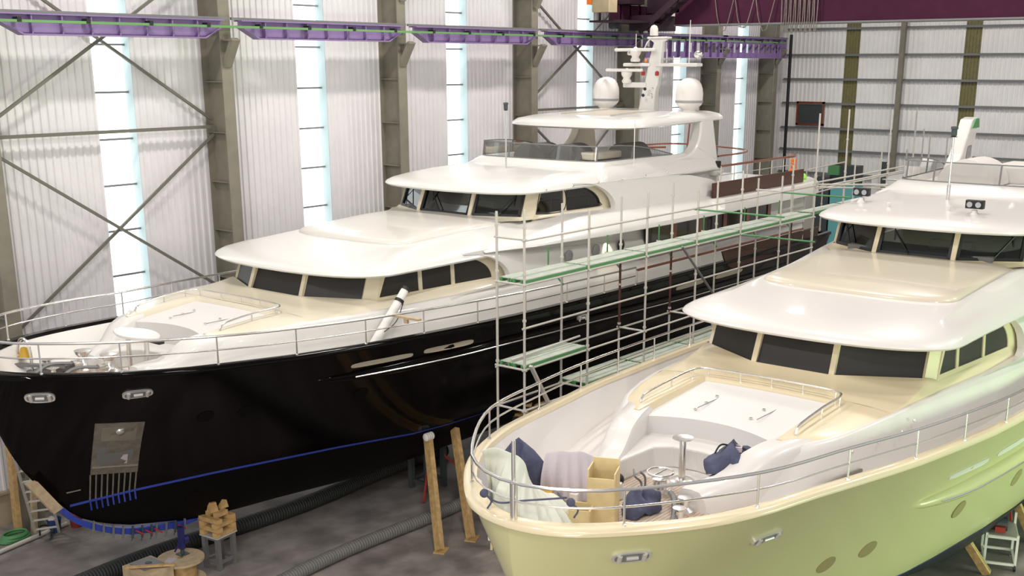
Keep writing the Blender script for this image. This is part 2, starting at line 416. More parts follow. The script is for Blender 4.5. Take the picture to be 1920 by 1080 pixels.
# ---------------------------------------------------------------- yachts
HB = [(0, 0), (.03, .26), (.1, .5), (.25, .8), (.52, 1.12), (1.0, 1.56), (1.3, 1.80), (1.88, 2.15), (2.73, 2.47), (3.75, 2.70), (4.86, 2.93), (6.2, 3.2), (7.56, 3.38), (9, 3.54), (11, 3.65), (14, 3.7), (24, 3.68), (29, 3.4)]
class Hull:
    def __init__(s, zb, dz, zw, hw, L):
        s.zbt, s.dz, s.zw, s.hwt, s.L = zb, dz, zw, hw, L; s.be = [(0, .55)] if dz == 0 else [(7.5, .6), (11, .22)]
        s.kt = [(0, zb[0][1] - .02), (.06, 4.5 + dz), (.23, 3.81 + dz), (.36, 3.51 + dz), (.51, 3.16 + dz), (.8, 2.72 + dz), (1.17, 2.26 + dz), (1.37, 2.02 + dz), (1.64, 1.79 + dz), (2.0, 1.6 + dz), (2.55, 1.38 + dz), (3.1, 1.25 + dz), (4, 1.05 + dz), (4.7, .95 + dz), (6, .88 + dz), (8, .74 + dz), (40, .62 + dz)]
    def zb(s, x): return interp(x, s.zbt)
    def zk(s, x): return interp(x, s.kt)
    def hb(s, x): return sinterp(x, HB)
    def h(s, x, z):
        z0, zb, hb = s.zk(x), s.zb(x), s.hb(x)
        z = max(z0, min(zb, z)); p = interp(x, [(0, 1.0), (2, 1.25), (6, 1.1), (10, .8), (14, .62), (30, .6)])
        if z0 < s.zw:
            hw = interp(x, s.hwt)
            if z <= s.zw: return hw * max(0, (z - z0) / (s.zw - z0)) ** interp(x, s.be)
            u = (z - s.zw) / (zb - s.zw)
            return hw + (hb - hw) * u ** p
        return hb * max(0, (z - z0) / max(1e-4, zb - z0)) ** p
    def pt(s, x, z, side=-1, off=0.):
        e = .02; h = s.h(x, z); n = V(-(s.h(x + e, z) - s.h(x - e, z)) / (2 * e), 1, -(s.h(x, z + e) - s.h(x, z - e)) / (2 * e)).normalized()
        p = V(x, h, z) + n * off
        return V(p.x, side * p.y, p.z)
    def frame(s, x, z, side=-1):
        p = s.pt(x, z, side); a = (s.pt(x + .05, z, side) - s.pt(x - .05, z, side)).normalized(); b = (s.pt(x, z + .05, side) - s.pt(x, z - .05, side)).normalized()
        n = a.cross(b).normalized()
        if n.y * side < 0: n = -n
        return p, a, (n.cross(a) if n.cross(a).z > 0 else -n.cross(a)), n
def mirror(ring): return list(ring) + [V(p.x, -p.y, p.z) for p in ring[::-1] if abs(p.y) > 1e-6 or True]
def plan(sc, D, W, sa, p=2.4, Wa=None, z=0, slope=0., nf=14, ns=10, zf=None):
    """U-shaped plan outline: far aft -> front centre -> near aft; z may vary with s through zf"""
    half = []
    Wa = W if Wa is None else Wa
    for i in range(nf + 1):
        a = PI / 2 * i / nf; half.append((sc + D * (1 - math.cos(a) ** (2 / p)), W * math.sin(a) ** (2 / p)))
    for i in range(1, ns + 1):
        f = i / ns; half.append((sc + D + (sa - sc - D) * f, W + (Wa - W) * (3 * f * f - 2 * f ** 3)))
    Z = zf or (lambda x: z + slope * (x - sc))
    right = [V(x, -y, Z(x)) for x, y in half]; left = [V(x, y, Z(x)) for x, y in half[::-1]]
    return left[:-1] + right
def skin(mb, rings, m=0, top=True, crown=0.): 
    mb.loft(rings, m, True)
    if top: mb.ladder(rings[-1], m, crown=crown)
    return mb
def thick(q, n, t):      # quad with thickness t along -n
    q = [V(k) for k in q]; n = V(n) * t
    return [k - n for k in q] + q
def oval(n, a, b, p=2.): 
    out = []
    for i in range(n):
        t = 2 * PI * i / n; c, s_ = math.cos(t), math.sin(t)
        out.append((a * math.copysign(abs(c) ** (2 / p), c), b * math.copysign(abs(s_) ** (2 / p), s_)))
    return out
def hull_patch(H, x, z, poly, o0, o1, side=-1):
    """prism of a local (along, up) polygon that hugs the hull"""
    _, a, b, n = H.frame(x, z, side)
    def f(off):
        def g(u, w):
            q = H.pt(x, z, side) + a * u + b * w
            e = H.pt(q.x, q.z, side); return e + n * off
        return g
    return f(o0), f(o1)
def rail(parent, name, path, heights, posts, r=.025, rp=.016, mid=True, base=None, m='chrome'):
    """hand rail: top tube and mid tube above a path, posts as sub-parts"""
    top = [p + V(0, 0, h) for p, h in zip(path, heights)]
    k = max(24, len(path) * 4)
    o = MB().tube(spline(top, k), r, 8).build(name, m, parent)
    if mid: MB().tube(spline([p + V(0, 0, h * .52) for p, h in zip(path, heights)], k), r * .62, 6).build('mid_rail', m, o)
    for i in posts:
        j = int(i); f = i - j; a = path[j].lerp(path[min(j + 1, len(path) - 1)], f); h = lerp(heights[j], heights[min(j + 1, len(path) - 1)], f)
        MB().cyl(a, a + V(0, 0, h), rp, n=8).lathe([(.03, 0), (.028, .02), (rp, .03)], a, 8).build('rail_post', m, o)
    return o

def windscreen(P, root, key, glass, framed):
    """faceted front glazing (three panes), posts, and both rows of side panes"""
    w = P[key]; sc, hm, scn, hc, zb, zt, ds = w['sc'], w['hm'], w['scn'], w['hc'], w['zb'], w['zt'], w['ds']
    for sg in (-1, 1):
        pts = [V(sc, 0, zb), V(sc + .03, sg * hm, zb), V(scn, sg * hc, zb)]
        tp = [p + V(ds, -sg * .02 if i else 0, zt - zb) for i, p in enumerate(pts)]
        def pane(a, b, ta, tb, nm):
            n = (b - a).cross(ta - a).normalized()
            if n.x > 0: n = -n
            e = (b - a).normalized() * .05
            q = [a + e, b - e, tb - e, ta + e]
            o = MB().hexa(thick([k - n * .03 for k in q], n, .02)).build(nm, glass, root)
            if framed:
                fb = MB(); cen = sum(q, V(0, 0, 0)) / 4
                for i in range(4):
                    i0, i1 = q[i].lerp(cen, .045), q[(i + 1) % 4].lerp(cen, .045); fb.beam(i0, i1, .075, .02, up=n)
                fb.build('pane_frame', 'black', o)
                wb = MB(); p0 = a.lerp(b, .55) + V(0, 0, .03) - n * -.03; p1 = a.lerp(b, .78).lerp(ta.lerp(tb, .78), .72) + n * .05
                wb.beam(p0 + n * .03, p1, .022, .02); wb.beam(p1 - V(0, 0, .22), p1 + V(0, 0, .2), .025, .015); wb.build('wiper', 'black', o)
        if sg == -1: pane(V(sc + .03, -hm, zb), V(sc + .03, hm, zb), V(sc + .03 + ds, -hm, zt), V(sc + .03 + ds, hm, zt), 'windscreen_pane')
        pane(pts[1], pts[2], tp[1], tp[2], 'windscreen_pane')
        d = (pts[2] - pts[1]).normalized(); n1 = V(-1, 0, 0)
        MB().beam(pts[1] - V(0, 0, .05), tp[1] + V(0, 0, .03), .1, .07, up=(1, 0, 0)).build('windscreen_post', P['postmat'], root)
        # wide corner post between front and side glazing
        a0, a1 = pts[2] - V(.03, 0, .05), V(scn + w['cp'], sg * (hc + w['cp'] * .5), zb - .05)
        t0, t1 = tp[2] + V(-.03, 0, .03), a1 + V(ds, -sg * .02, zt - zb + .08)
        n = (a1 - a0).cross(t0 - a0).normalized()
        if n.y * sg < 0: n = -n
        MB().hexa(thick([a0, a1, t1, t0], n, .06)).build('corner_post', P['postmat'], root)
        # side glazing
        s0, h0, s1, h1 = a1.x, abs(a1.y), w['e'], w['he']
        Y = lambda s_, z, off: sg * (h0 + (h1 - h0) * (s_ - s0) / (s1 - s0) - .05 * (z - zb) + off)
        m1, m2 = w['m1'], w['m2']; two = m2 > 90
        if two: m2 = m1
        zl, zh = zb - w.get('drop', .0), zt + .02
        arc = [(m2 + .15 + (s1 - m2 - .15) * math.sin(k * PI / 24), zl + .03 + (zh - zl - .05) * math.cos(k * PI / 24)) for k in range(13)]
        sh = lambda z: s0 + ds * (z - zb) / (zt - zb)
        panes = [[(sh(zl) + .04, zl + .03), (m1 - .05, zl + .03), (m1 - .05, zh), (sh(zh) + .04, zh)], [(m1 + .05, zl + .03), (m2 - .05, zl + .03), (m2 - .05, zh), (m1 + .05, zh)], [(m2 + .05, zl + .03), (m2 + .05, zh - .02)] + arc]
        if two: panes.pop(1)
        outer = [(s0 - .12, zl - .3), (s1 + .45, zl - .3), (s1 + .45, zh + .1), (s0 + ds - .02, zh + .1)]
        MB().prism(outer, lambda x, z: V(x, Y(x, z, -.05), z), lambda x, z: V(x, Y(x, z, 0), z), holes=[p[::-1] for p in panes]).build('window_surround', P['postmat'], root)
        for p in panes:
            o = MB().prism(p, lambda x, z: V(x, Y(x, z, -.04), z), lambda x, z: V(x, Y(x, z, -.02), z)).build('side_pane', glass, root)
            if framed:
                loop = spline([V(x, Y(x, z, -.015), z) for x, z in p] + [V(p[0][0], Y(*p[0], -.015), p[0][1])], 60)
                c = sum(loop, V(0, 0, 0)) / len(loop)
                MB().tube([k.lerp(c, .03) for k in loop[:-1]], .028, 5, closed=True).build('pane_frame', 'black', o)
        # white outer shell that wraps round the rounded end of the glazing
        eo = .16
        D = [(m2 + .1 + (s1 + .3 - m2 - .1) * math.sin(k * PI / 24), zl - .02 + (zh - zl + .10) * math.cos(k * PI / 24)) for k in range(13)]
        ze = w['zedge']
        low = [(s1 + .27, zl - .08), (s1 + .16, lerp(zl, ze, .7)), (s1 - .1, ze + .05), (s1 - .7, ze + .03), (s1 - 1.6, ze)]
        poly = [(m2 + .1, zh + w.get('up', .14))] + D + low + [(s1 - 1.6, ze - .12)] + w.get('tail', [(w['aft'], ze - .12), (w['aft'], zh + w.get('up', .14))])
        g = lambda off: (lambda x, z: V(x, sg * (interp(x, w['wall']) - .10 * (z - zb) + off), z))
        MB().prism(poly, g(-eo), g(0), sm=True).build('side_shell', P['white'], root, sharp=50, bevel=.05)

def make_yacht(P, label):
    root = empty('motor_yacht', (P['tip'], P['Y'], 0)); tag(root, label, 'yacht')
    H = P['H']; A = P['key'] == 'A'
    cr = P['creammat']
    # ---- hull
    ss = [0, .02, .06, .12, .2, .3, .42, .56, .72, .9, 1.1, 1.35, 1.6, 1.9, 2.2, 2.6, 3, 3.5, 4, 4.6, 5.2, 6, 6.8, 7.6, 8.5, 9.5, 10.5, 11.5, 13, 15, 17, 19, 21, 23, 25, H.L]
    for nm, lo in (('topsides', False), ('hull_bottom', True)):
        mb = MB()
        for sg in (-1, 1):
            rings = []
            for x in ss:
                z0, z1 = H.zk(x), H.zb(x)
                a, b = (z0, max(z0, H.zw)) if lo else (max(z0, H.zw), z1)
                n = 10 if lo else 18
                rings.append([V(x, sg * H.h(x, lerp(a, b, (i / n) ** (2 if lo else 1))), lerp(a, b, (i / n) ** (2 if lo else 1))) for i in range(n + 1)])
            mb.loft(rings, 0, True)
            if not lo: mb.add(rings[-1] + [V(p.x, 0, p.z) for p in rings[-1][::-1]], [tuple(range(2 * len(rings[-1])))], 0)
        mb.build(nm, P['hullmat'] if not lo else P['botmat'], root, sharp=60)
    # boot-top masking tape line
    for sg in (-1, 1):
        xs = [x for x in ss if H.zk(x) < H.zw - .03]
        mb = MB(); mb.loft([[H.pt(x, H.zw - .03, sg, .004) for x in xs], [H.pt(x, H.zw + .02, sg, .004) for x in xs]], 0, True)
        mb.build('waterline_tape', 'tape', root)
    # ---- bulwark, rim, deck
    BT = .13; zd = P['zdeck']
    inn, rim, outl = MB(), MB(), []
    xs = [x for x in ss if x < P.get('bulw_end', 99)]
    for sg in (-1, 1):
        rows, rr = [], []
        for x in xs:
            hb, zb = H.hb(x), H.zb(x); hi = max(.0, hb - BT); xi = x + (BT * 1.2 if x < .9 else BT * .4); hm_, hd_ = min(hi - .05, H.h(x, lerp(zb, zd, .5)) - .1), min(hi - .1, H.h(x, zd) - .1)
            rows.append([V(xi, sg * hi, zb), V(xi + .02, sg * max(0, hm_), lerp(zb, zd, .5)), V(xi + .05, sg * max(0, hd_), zd)])
            if x == 0: hb = -.035
            rr.append([V(x - .04, sg * (hb + .035), zb - .05), V(x - .04, sg * (hb + (.04 if x else .035)), zb + .0), V(x - .01, sg * max(0, hb + .01), zb + .04), V(xi, sg * hi, zb + .04), V(xi + .02, sg * max(0, hi - .02), zb - .03)])
        inn.loft(rows, 0, True); rim.loft(rr, 0, True)
        outl.append([r[-1] for r in rows])
    inn.build('bulwark', P['white'], root); rim.build('bulwark_rim', P['rimmat'], root, sharp=50)
    MB().loft([[V(a.x, lerp(a.y, b.y, k / 4), zd) for k in range(5)] for a, b in zip(*outl)], 0, False).build('side_deck', 'deckwhite', root)
    tk = [(a, b) for a, b in zip(*outl) if .5 < a.x < P['teak_end']]
    MB().loft([[V(a.x, lerp(a.y, b.y, .03 + .94 * k / 4), zd + .012) for k in range(5)] for a, b in tk], 0, False).build('foredeck_planking', 'teak', root)
    # ---- coachroof: white sides, cream top, recessed sun pad, seat recess in front
    c = P['coach']
    zE = P['low']['zedge']
    low = [V(*p, zd) for p in c['foot']]
    top = [V(*p) for p in c['edge']]
    N = 40
    mbw = MB()
    for sg in (-1, 1):
        f = lambda L, dz=0: [V(p.x, -sg * p.y if False else sg * p.y, p.z + dz) for p in L]
        lo_ = spline(f(low), N); to = spline(f(top), N)
        r1 = [a.lerp(b, .75) + V(0, sg * .06, .02) for a, b in zip(lo_, to)]
        r2 = [a.lerp(b, .93) + V(0, sg * .035, .015) for a, b in zip(lo_, to)]
        r3 = [V(b.x, b.y - sg * .06, b.z) for b in to]
        mbw.loft([lo_, r1, r2, to, r3], 0, True)
    mbw.build('coachroof_side', P['white'], root, sharp=60)
    pad, zp = c['pad'], c['padz']    # pad: front corner s, front centre s, back s, half width, back half width
    mb = MB(); mp = MB()
    nx = 26
    def topz(x): return interp(x, [(p[0], p[2]) for p in c['edge']])
    def hw_out(x): return sinterp(x, [(p[0], p[1]) for p in c['edge']])
    s0, send = c['edge'][0][0], P['low']['scn'] + 1.2
    sf, sfc, sb, pwf, pwb = pad
    def padw(x): return lerp(pwf, pwb, (x - sf) / (sb - sf))
    lip = .07
    for sg in (-1, 1):
        rows = []; wall = []
        for i in range(nx + 1):
            x = lerp(s0, sb + .16, i / nx); zo = topz(x); w0 = max(.02, hw_out(x) - .06); wi = min(padw(min(max(x, sf), sb)), w0 - .1)
            if i > nx - 4: wi = wi
            rows.append([V(x, sg * w0, zo), V(x, sg * (w0 * .75 + wi * .25), zo + .035), V(x, sg * (wi + .12), zo + lip), V(x, sg * (wi + .04), zo + lip - .01), V(x, sg * wi, zo - .02), V(x, sg * (wi - .01), zo - .1)])
        mb.loft(rows, 0, True); r0 = rows[0]; mb.add(r0 + [V(p.x, p.y, zd + .3) for p in r0[::-1]], [tuple(range(12))], 0)
    # deck from the back of the pad to the sill of the windscreen
    L = P['low']; rows = []
    zs_ = L['zb']
    for i in range(16):
        f = i / 15; a = 2 * f - 1
        y = a * pwb * 1.0; zt_ = topz(sb)
        rows.append([V(sb - .05, y, zt_ - .1), V(sb, y, zt_ - .02), V(sb + .05, y * 1.03, zt_ + lip - .01), V(sb + .14, y * 1.08, zt_ + lip)])
    mb.loft(rows, 0, True)
    rows = []
    def front(y):   # windscreen foot line
        y = abs(y)
        if y <= L['hm']: return L['sc'] + .03
        return L['sc'] + .03 + (L['scn'] - L['sc'] - .03) * (y - L['hm']) / (L['hc'] - L['hm'])
    for i in range(41):
        a = 2 * i / 40 - 1; yo = a * (hw_out(sb + .6) - .06); k = abs(yo)
        ye = a * (L['hc'] + .06)
        xe = front(ye) - .03
        row = []
        x0 = sb + .14
        for j in range(9):
            g = j / 8; x = lerp(x0, xe, g); y = lerp(a * (hw_out(x0) - .06), ye, g)
            edge = abs(a) ** 6
            zc = topz(x0) + lip + (zs_ + .02 - topz(x0) - lip) * (.35 * g + .65 * g ** 3)
            row.append(V(x, y, lerp(zc, topz(x) + .0, edge * (1 - g))))
        rows.append(row)
    mb.loft(rows, 0, True)
    # side sill strips alongside the windows
    xw = front(L['hc'] + .06) - .03; x0 = sb + .14; cs, ch = L['scn'] + L['cp'], L['hc'] + L['cp'] * .5
    for sg in (-1, 1):
        rows = []
        for x in [lerp(x0, xw, j / 8) for j in range(9)] + [lerp(xw, L['e'] + .4, (j + 1) / 15) for j in range(15)]:
            if x <= xw:
                g = (x - x0) / (xw - x0); yi = lerp(hw_out(x0) - .06, L['hc'] + .06, g)
                zc = topz(x0) + lip + (zs_ + .02 - topz(x0) - lip) * (.35 * g + .65 * g ** 3); zi = lerp(zc, topz(x), 1 - g)
            else:
                yi = lerp(ch, L['he'], (x - cs) / (L['e'] - cs)) if x > cs else lerp(L['hc'] + .06, ch, (x - xw) / max(.01, cs - xw))
                yi -= .03; zi = zs_ - .03
            yo_ = max(yi + .01, hw_out(x) - .05); zo_ = topz(x)
            rows.append([V(x, sg * lerp(yi, yo_, f), lerp(zi, zo_, f ** 1.6)) for f in (1, .9, .75, .5, .25, 0)])
        mb.loft(rows, 0, True)
    mb.build('coachroof_top', cr, root, sharp=50)
    # sun pad surface with a forward arc edge
    rows = []
    for i in range(13):
        a = 2 * i / 12 - 1; xf = sf + (sfc - sf) * (1 - a * a)
        rows.append([V(lerp(xf, sb, g), a * lerp(pwf, pwb, g), lerp(zp[0], zp[1], g) + .02 * (1 - a * a)) for g in (0, .06, .3, .6, .9, 1)])
    for r in rows: r.insert(0, V(r[0].x, r[0].y, zd + .3))
    mp.loft(rows, 0, True)
    o = mp.build('sun_pad', 'creamhatch', root, sharp=45)
    for (ax, ay) in ((.25, .45), (.45, .45), (.65, .45), (.3, -.3), (.55, -.3)):
        x = lerp(sf + .2, sb, ax); MB().box((x, ay * pwb * 1.1, lerp(zp[0], zp[1], ax) + .035), (.05, .05, .012)).build('hatch_hinge', 'chrome', o)
    for ay in (.5, -.5):
        MB().box(((sf + sb) / 2 + .2, ay * 1.1, (zp[0] + zp[1]) / 2 + .028), ((sb - sf) * .55, .008, .014)).build('hatch_seam', 'grey', o)
    # arms either side of the seat recess
    for sg in (-1, 1):
        rows = []
        for i in range(12):
            g = i / 11; x = lerp(c['arm0'], s0 + .35, g)
            hi, ho = lerp(c['armw'][0], pwf - .02, g ** .8), lerp(c['armw'][1], hw_out(s0 + .35) - .02, g ** .7); fo = lerp(ho + .06, c['foot'][0][1] + .25, g)
            zt_ = zd + (topz(s0) + .05 - zd) * interp(g, [(0, .44), (.12, .52), (.32, .56), (.44, .74), (.56, .9), (.75, .99), (1, 1.02)])
            m_ = (hi + ho) / 2
            rows.append([V(x, sg * hi, zd), V(x, sg * hi, zt_ - .08), V(x, sg * (hi + .05), zt_ - .01), V(x, sg * m_, zt_), V(x, sg * (ho - .08), zt_ - .02), V(x, sg * ho, zt_ - .12), V(x, sg * (ho + .03), lerp(zt_, zd, .5)), V(x, sg * (ho + .05), zd)])
        a = MB().loft(rows, 0, True); a.add(rows[0], [tuple(range(8))], 0); a.build('seat_arm', P['white'], root, sharp=50)
    # bench inside the recess
    zs = zd + .36; mb = MB()
    bx0, bx1 = sf - .42, sfc + .1
    outer = [(c['arm0'] + .35, -pwf + .05), (bx1, -pwf), (bx1 + .1, 0), (bx1, pwf), (c['arm0'] + .35, pwf - .05)]
    inner = [(c['arm0'] + .35, pwf - .5), (bx0 - .1, pwf - .55), (bx0 + .12, pwf - .8), (bx0 + .18, 0), (bx0 + .12, -pwf + .8), (bx0 - .1, -pwf + .55), (c['arm0'] + .35, -pwf + .5)]
    mb.prism(outer + inner, lambda x, y: V(x, y, zd), lambda x, y: V(x, y, zs)); mb.build('foredeck_bench', P['white'], root, bevel=.03)
    # guard rail round the pad
    rl = [V(sf + .25, pwf + .2, 0), V(lerp(sf, sb, .6), lerp(pwf, pwb, .6) + .2, 0), V(sb - .1, pwb + .2, 0), V(sb + .14, pwb + .02, 0), V(sb + .2, pwb * .5, 0), V(sb + .22, 0, 0)]
    rl = rl + [V(p.x, -p.y, 0) for p in rl[-2::-1]]
    for p in rl: p.z = topz(min(p.x, sb)) + lip
    k = len(rl); hts = [.0] + [.13] * (k - 2) + [.0]
    rl2 = [rl[0] + V(.0, 0, 0)] + rl[1:-1] + [rl[-1]]
    path = [rl2[0], rl2[0] + V(.12, 0, .11)] + [p + V(0, 0, .13) for p in rl2[1:-1]] + [rl2[-1] + V(.12, 0, .11), rl2[-1]]
    o = MB().tube(spline(path, 90), .02, 8).build('sun_pad_rail', 'chrome', root)
    for p in rl[1:-1]: MB().cyl(p - V(0, 0, .02), p + V(0, 0, .13), .014, n=8).build('rail_post', 'chrome', o)
    # ---- lower glazing and roof
    windscreen(P, root, 'low', 'mesh', False)
    def roof(R, name):
        zl = R['z']; sl = R['slope']; mb = MB(); rings = []
        for (i_f, i_s, dz, k) in ((.5, .45, .0, 0), (.03, .03, -.02, 0), (.0, .0, .02, 0), (.03, .04, .075, .05), (.16, .14, .14, .2), (.45, .32, .20, .45), (.95, .6, .255, .75), (R['pf'] - R['sc'] - .1, R['w'] - R['pw'] - .12, .30, 1)):
            rings.append(plan(R['sc'] + i_f, R['D'] * (1 - .25 * k), R['w'] - i_s, R['sa'], 2.5, R['wa'] - i_s * .8, zf=lambda x, dz=dz, k=k: min(zl + dz + k * sl * max(0, x - R['sc'] - .8), R.get('cap', 99)), ns=12))
        skin(mb, rings, crown=.03); return mb.build(name, P['white'], root, sharp=55)
    roof(P['roof1'], 'lower_roof')
    R = P['roof1']; mb = MB(); rings = []
    zf = lambda x: min(R['z'] + .30 + R['slope'] * max(0, x - R['sc'] - .8), P['up']['zb'] - .16)
    for (ins, dz) in ((-.02, -.12), (0, .015), (.05, .07), (.16, .105), (.5, .135)):
        rings.append(plan(R['pf'] + ins, .62, R['pw'] - ins, P['up']['e'] + .3, 2.9, R['pwa'] - ins, zf=lambda x, dz=dz: zf(x) + dz, ns=12))
    skin(mb, rings, crown=.04); mb.build('roof_panel', P['panelmat'], root, sharp=50)
    U = P['up']; rings = []; mb = MB()
    for (o_, g) in ((.75, 0), (.45, .12), (.22, .38), (.10, .72), (.045, .97)):
        half = [(U['sc'] + .0 - o_, 0), (U['sc'] + .03 - o_, U['hm']), (lerp(U['sc'], U['scn'], .55) - o_ * .95, lerp(U['hm'], U['hc'], .55) + o_ * .1), (U['scn'] - o_ * .25 - .02, U['hc'] + o_ * .12 + .03), (U['scn'] + .5, U['hc'] + .16 + o_ * .12), (U['e'], U['he'] + .06 + o_ * .1)]
        pts = [V(x, y, lerp(zf(x) + .09, U['zb'], g)) for x, y in half]
        rings.append([V(p.x, p.y, p.z) for p in pts[:0:-1]] + [V(p.x, -p.y, p.z) for p in pts])
    mb.loft(rings, 0, True); mb.build('windscreen_sill', cr, root, sharp=50)
    windscreen(P, root, 'up', 'clear', True)
    MB().box((U['sc'] + .75, 0, U['zb'] + .02), (.9, U['hc'] * 1.5, .12)).box((U['sc'] + 1.0, -.5, U['zb'] + .15), (.3, .9, .22)).build('dashboard', 'upholst', root)
    MB().box((U['e'] + .6, 0, (U['zb'] + U['zt']) / 2), (.06, U['hc'] * 1.8, .9)).build('wheelhouse_bulkhead', 'darkwood', root)
    roof(P['roof2'], 'upper_roof')
    # ---- flybridge coaming and screen
    f = P['fly']; R2 = P['roof2']; mb = MB(); rings = []
    for (ins, z) in ((-.62, f['z'] - .55), (-.55, f['z'] - .32), (-.28, f['z'] - .17), (-.1, f['z'] - .04), (-.02, f['z']), (.06, f['z'] + .005), (.12, f['z'] - .03)):
        rings.append(plan(f['sc'] + ins, .5, f['w'] - ins * .8, f['sa'], 3.5, f['wa'] - ins * .5, z=z, ns=12))
    mb.loft(rings, 0, True); mb.build('flybridge_coaming', P['white'], root, sharp=50)
    fl = [V(p.x, p.y, f['z'] - .14) for p in rings[-1]]
    MB().loft([rings[-1], fl], 0, True).ladder(fl).build('flybridge_floor', 'domewhite', root, sharp=40)
    o = MB(); pl = plan(f['sc'], .5, f['w'], f['sa'], 3.5, f['wa'], z=f['z'], ns=12)
    n = len(pl); mid = n // 2; K = f['k']
    def htop(i): return max(.02, f['h'] * (1 if abs(i - mid) <= 14 else max(0, 1 - ((abs(i - mid) - 14) / (K - 14)) ** 2)))
    idx = range(mid - K, mid + K + 1)
    tops = [pl[i] + V(.06, 0, htop(i)) for i in idx]; bots = [pl[i] for i in idx]
    o = MB().loft([bots, tops], 0, True).build('flybridge_screen', f['glass'], root)
    MB().tube(tops, .016, 6).tube([b + V(0, 0, .01) for b in bots], .018, 6).build('screen_frame', 'greysteel', o)
    for j in f['posts']: MB().beam(bots[j], tops[j], .035, .025).build('screen_post', 'greysteel', o)
    return root, H

HA = Hull([(0, 5.04), (1, 5.02), (1.5, 5.0), (2.4, 4.95), (3.2, 4.91), (4.6, 4.84), (6, 4.81), (8, 4.78), (10.5, 4.75), (14, 4.73), (30, 4.72)], 0, 2.18, [(0, 0), (1.2, .02), (2.58, .27), (4.16, .68), (6.9, 1.5), (8.8, 2.2), (10.6, 2.3), (30, 2.2)], 27.2)
HBB = Hull([(0, 4.53), (3.2, 4.53), (4.3, 4.47), (5.5, 4.41), (6.5, 4.38), (8, 4.30), (9.9, 4.24), (14, 4.17), (30, 4.12)], -.55, 1.35, [(0, 0), (1.4, .02), (2.6, .32), (4.16, .85), (6.9, 1.8), (8.8, 2.3), (10.6, 2.55), (12, 2.75), (14, 2.9), (30, 2.9)], 27.)
PA = dict(key='A', white='white', tip=9.12, Y=19.267, H=HA, zdeck=4.36, hullmat='hullblack', botmat='hullmatt', rimmat='hullblack', creammat='cream', panelmat='panela', postmat='posta', teak_end=3.6,
    coach=dict(foot=[(2.75, 1.0), (3.3, 1.4), (4.2, 2.0), (6, 2.55), (8.5, 2.85), (12, 2.95), (20, 2.95), (26.3, 2.95)], edge=[(3.75, 1.42, 5.17), (4.2, 1.85, 5.22), (4.9, 2.15, 5.28), (5.9, 2.42, 5.31), (7, 2.55, 5.29), (9.4, 2.66, 5.27), (12, 2.78, 5.27), (20, 2.8, 5.27), (26.3, 2.8, 5.27)],
        pad=(3.77, 4.1, 5.42, 1.2, 1.27), padz=(5.12, 5.27), arm0=2.55, armw=(.55, .92)),
    low=dict(sc=6.5, hm=.83, scn=7.12, hc=2.09, zb=5.45, zt=6.0, ds=.24, cp=.3, e=10.75, he=2.55, m1=8.6, m2=9.55, zedge=5.26, aft=26.3, wall=[(7, 2.57), (8.4, 2.63), (9.4, 2.71), (11, 2.85), (13, 2.9), (22, 2.95)], drop=.02),
    roof1=dict(sc=6.32, D=1.25, w=2.72, sa=19.5, wa=2.75, z=5.99, slope=.045, pf=8.45, pw=1.8, pwa=2.0),
    up=dict(sc=11.9, hm=.85, scn=12.5, hc=2.03, zb=6.62, zt=7.22, ds=.27, cp=.3, e=15.35, he=2.35, m1=13.95, m2=99, zedge=6.5, aft=20.4, wall=[(12, 2.42), (14, 2.5), (16, 2.65), (22, 2.85)], tail=[(20, 6.3), (21.75, 6.3), (21.5, 6.5), (21.0, 6.75), (20.3, 6.97), (19.3, 7.15), (18.2, 7.22), (17.0, 7.26)], up=.03),
    roof2=dict(sc=11.6, D=1.2, w=2.45, sa=21.0, wa=2.62, z=7.2, slope=.06, cap=7.53, pf=14.6, pw=1.75, pwa=2.0),
    fly=dict(sc=15.55, w=2.05, sa=20.6, wa=2.2, z=7.70, h=.39, k=22, posts=(5, 12, 20, 32, 39), glass='smoke'))
PB = dict(key='B', white='whiteb', tip=10.54, Y=8.636, H=HBB, zdeck=3.84, hullmat='hullcream', botmat='navybottom', rimmat='creamb', creammat='creamb', panelmat='panelb', postmat='creamb', teak_end=4.4,
    coach=dict(foot=[(3.6, 1.1), (4.2, 1.5), (5.2, 2.0), (7.6, 2.5), (9.6, 2.75), (12, 2.9), (20, 2.95)], edge=[(5.0, 1.48, 4.55), (5.6, 1.92, 4.6), (6.8, 2.2, 4.66), (8, 2.32, 4.66), (9.4, 2.44, 4.66), (11, 2.62, 4.66), (13, 2.75, 4.66), (20, 2.8, 4.66)],
        pad=(5.06, 5.4, 7.1, 1.22, 1.2), padz=(4.5, 4.66), arm0=3.3, armw=(.55, .98)),
    low=dict(sc=8.06, hm=.76, scn=8.88, hc=2.14, zb=4.88, zt=5.55, ds=.28, cp=.28, e=12.1, he=2.6, m1=9.9, m2=11.0, zedge=4.64, aft=21., wall=[(8.5, 2.37), (9.6, 2.46), (11, 2.66), (12.3, 2.84), (22, 2.95)], drop=-.0),
    roof1=dict(sc=7.78, D=1.35, w=2.72, sa=16, wa=2.95, z=5.53, slope=.045, pf=10.3, pw=1.98, pwa=2.1),
    up=dict(sc=13.7, hm=.86, scn=14.5, hc=2.1, zb=6.2, zt=6.86, ds=.3, cp=.3, e=17.5, he=2.4, m1=16, m2=99, zedge=6.08, aft=20., wall=[(14, 2.47), (16, 2.55), (22, 2.75)]),
    roof2=dict(sc=13.4, D=1.3, w=2.5, sa=22, wa=2.65, z=6.82, slope=.06, cap=7.2, pf=16.6, pw=1.75, pwa=2.0),
    fly=dict(sc=17.5, w=1.9, sa=23, wa=2.1, z=7.42, h=.47, k=23, posts=(5, 14, 20, 24, 29, 32, 41), glass='pale'))
yachtA, HA = make_yacht(PA, 'black hulled motor yacht with cream upperworks and tall white mast, left')
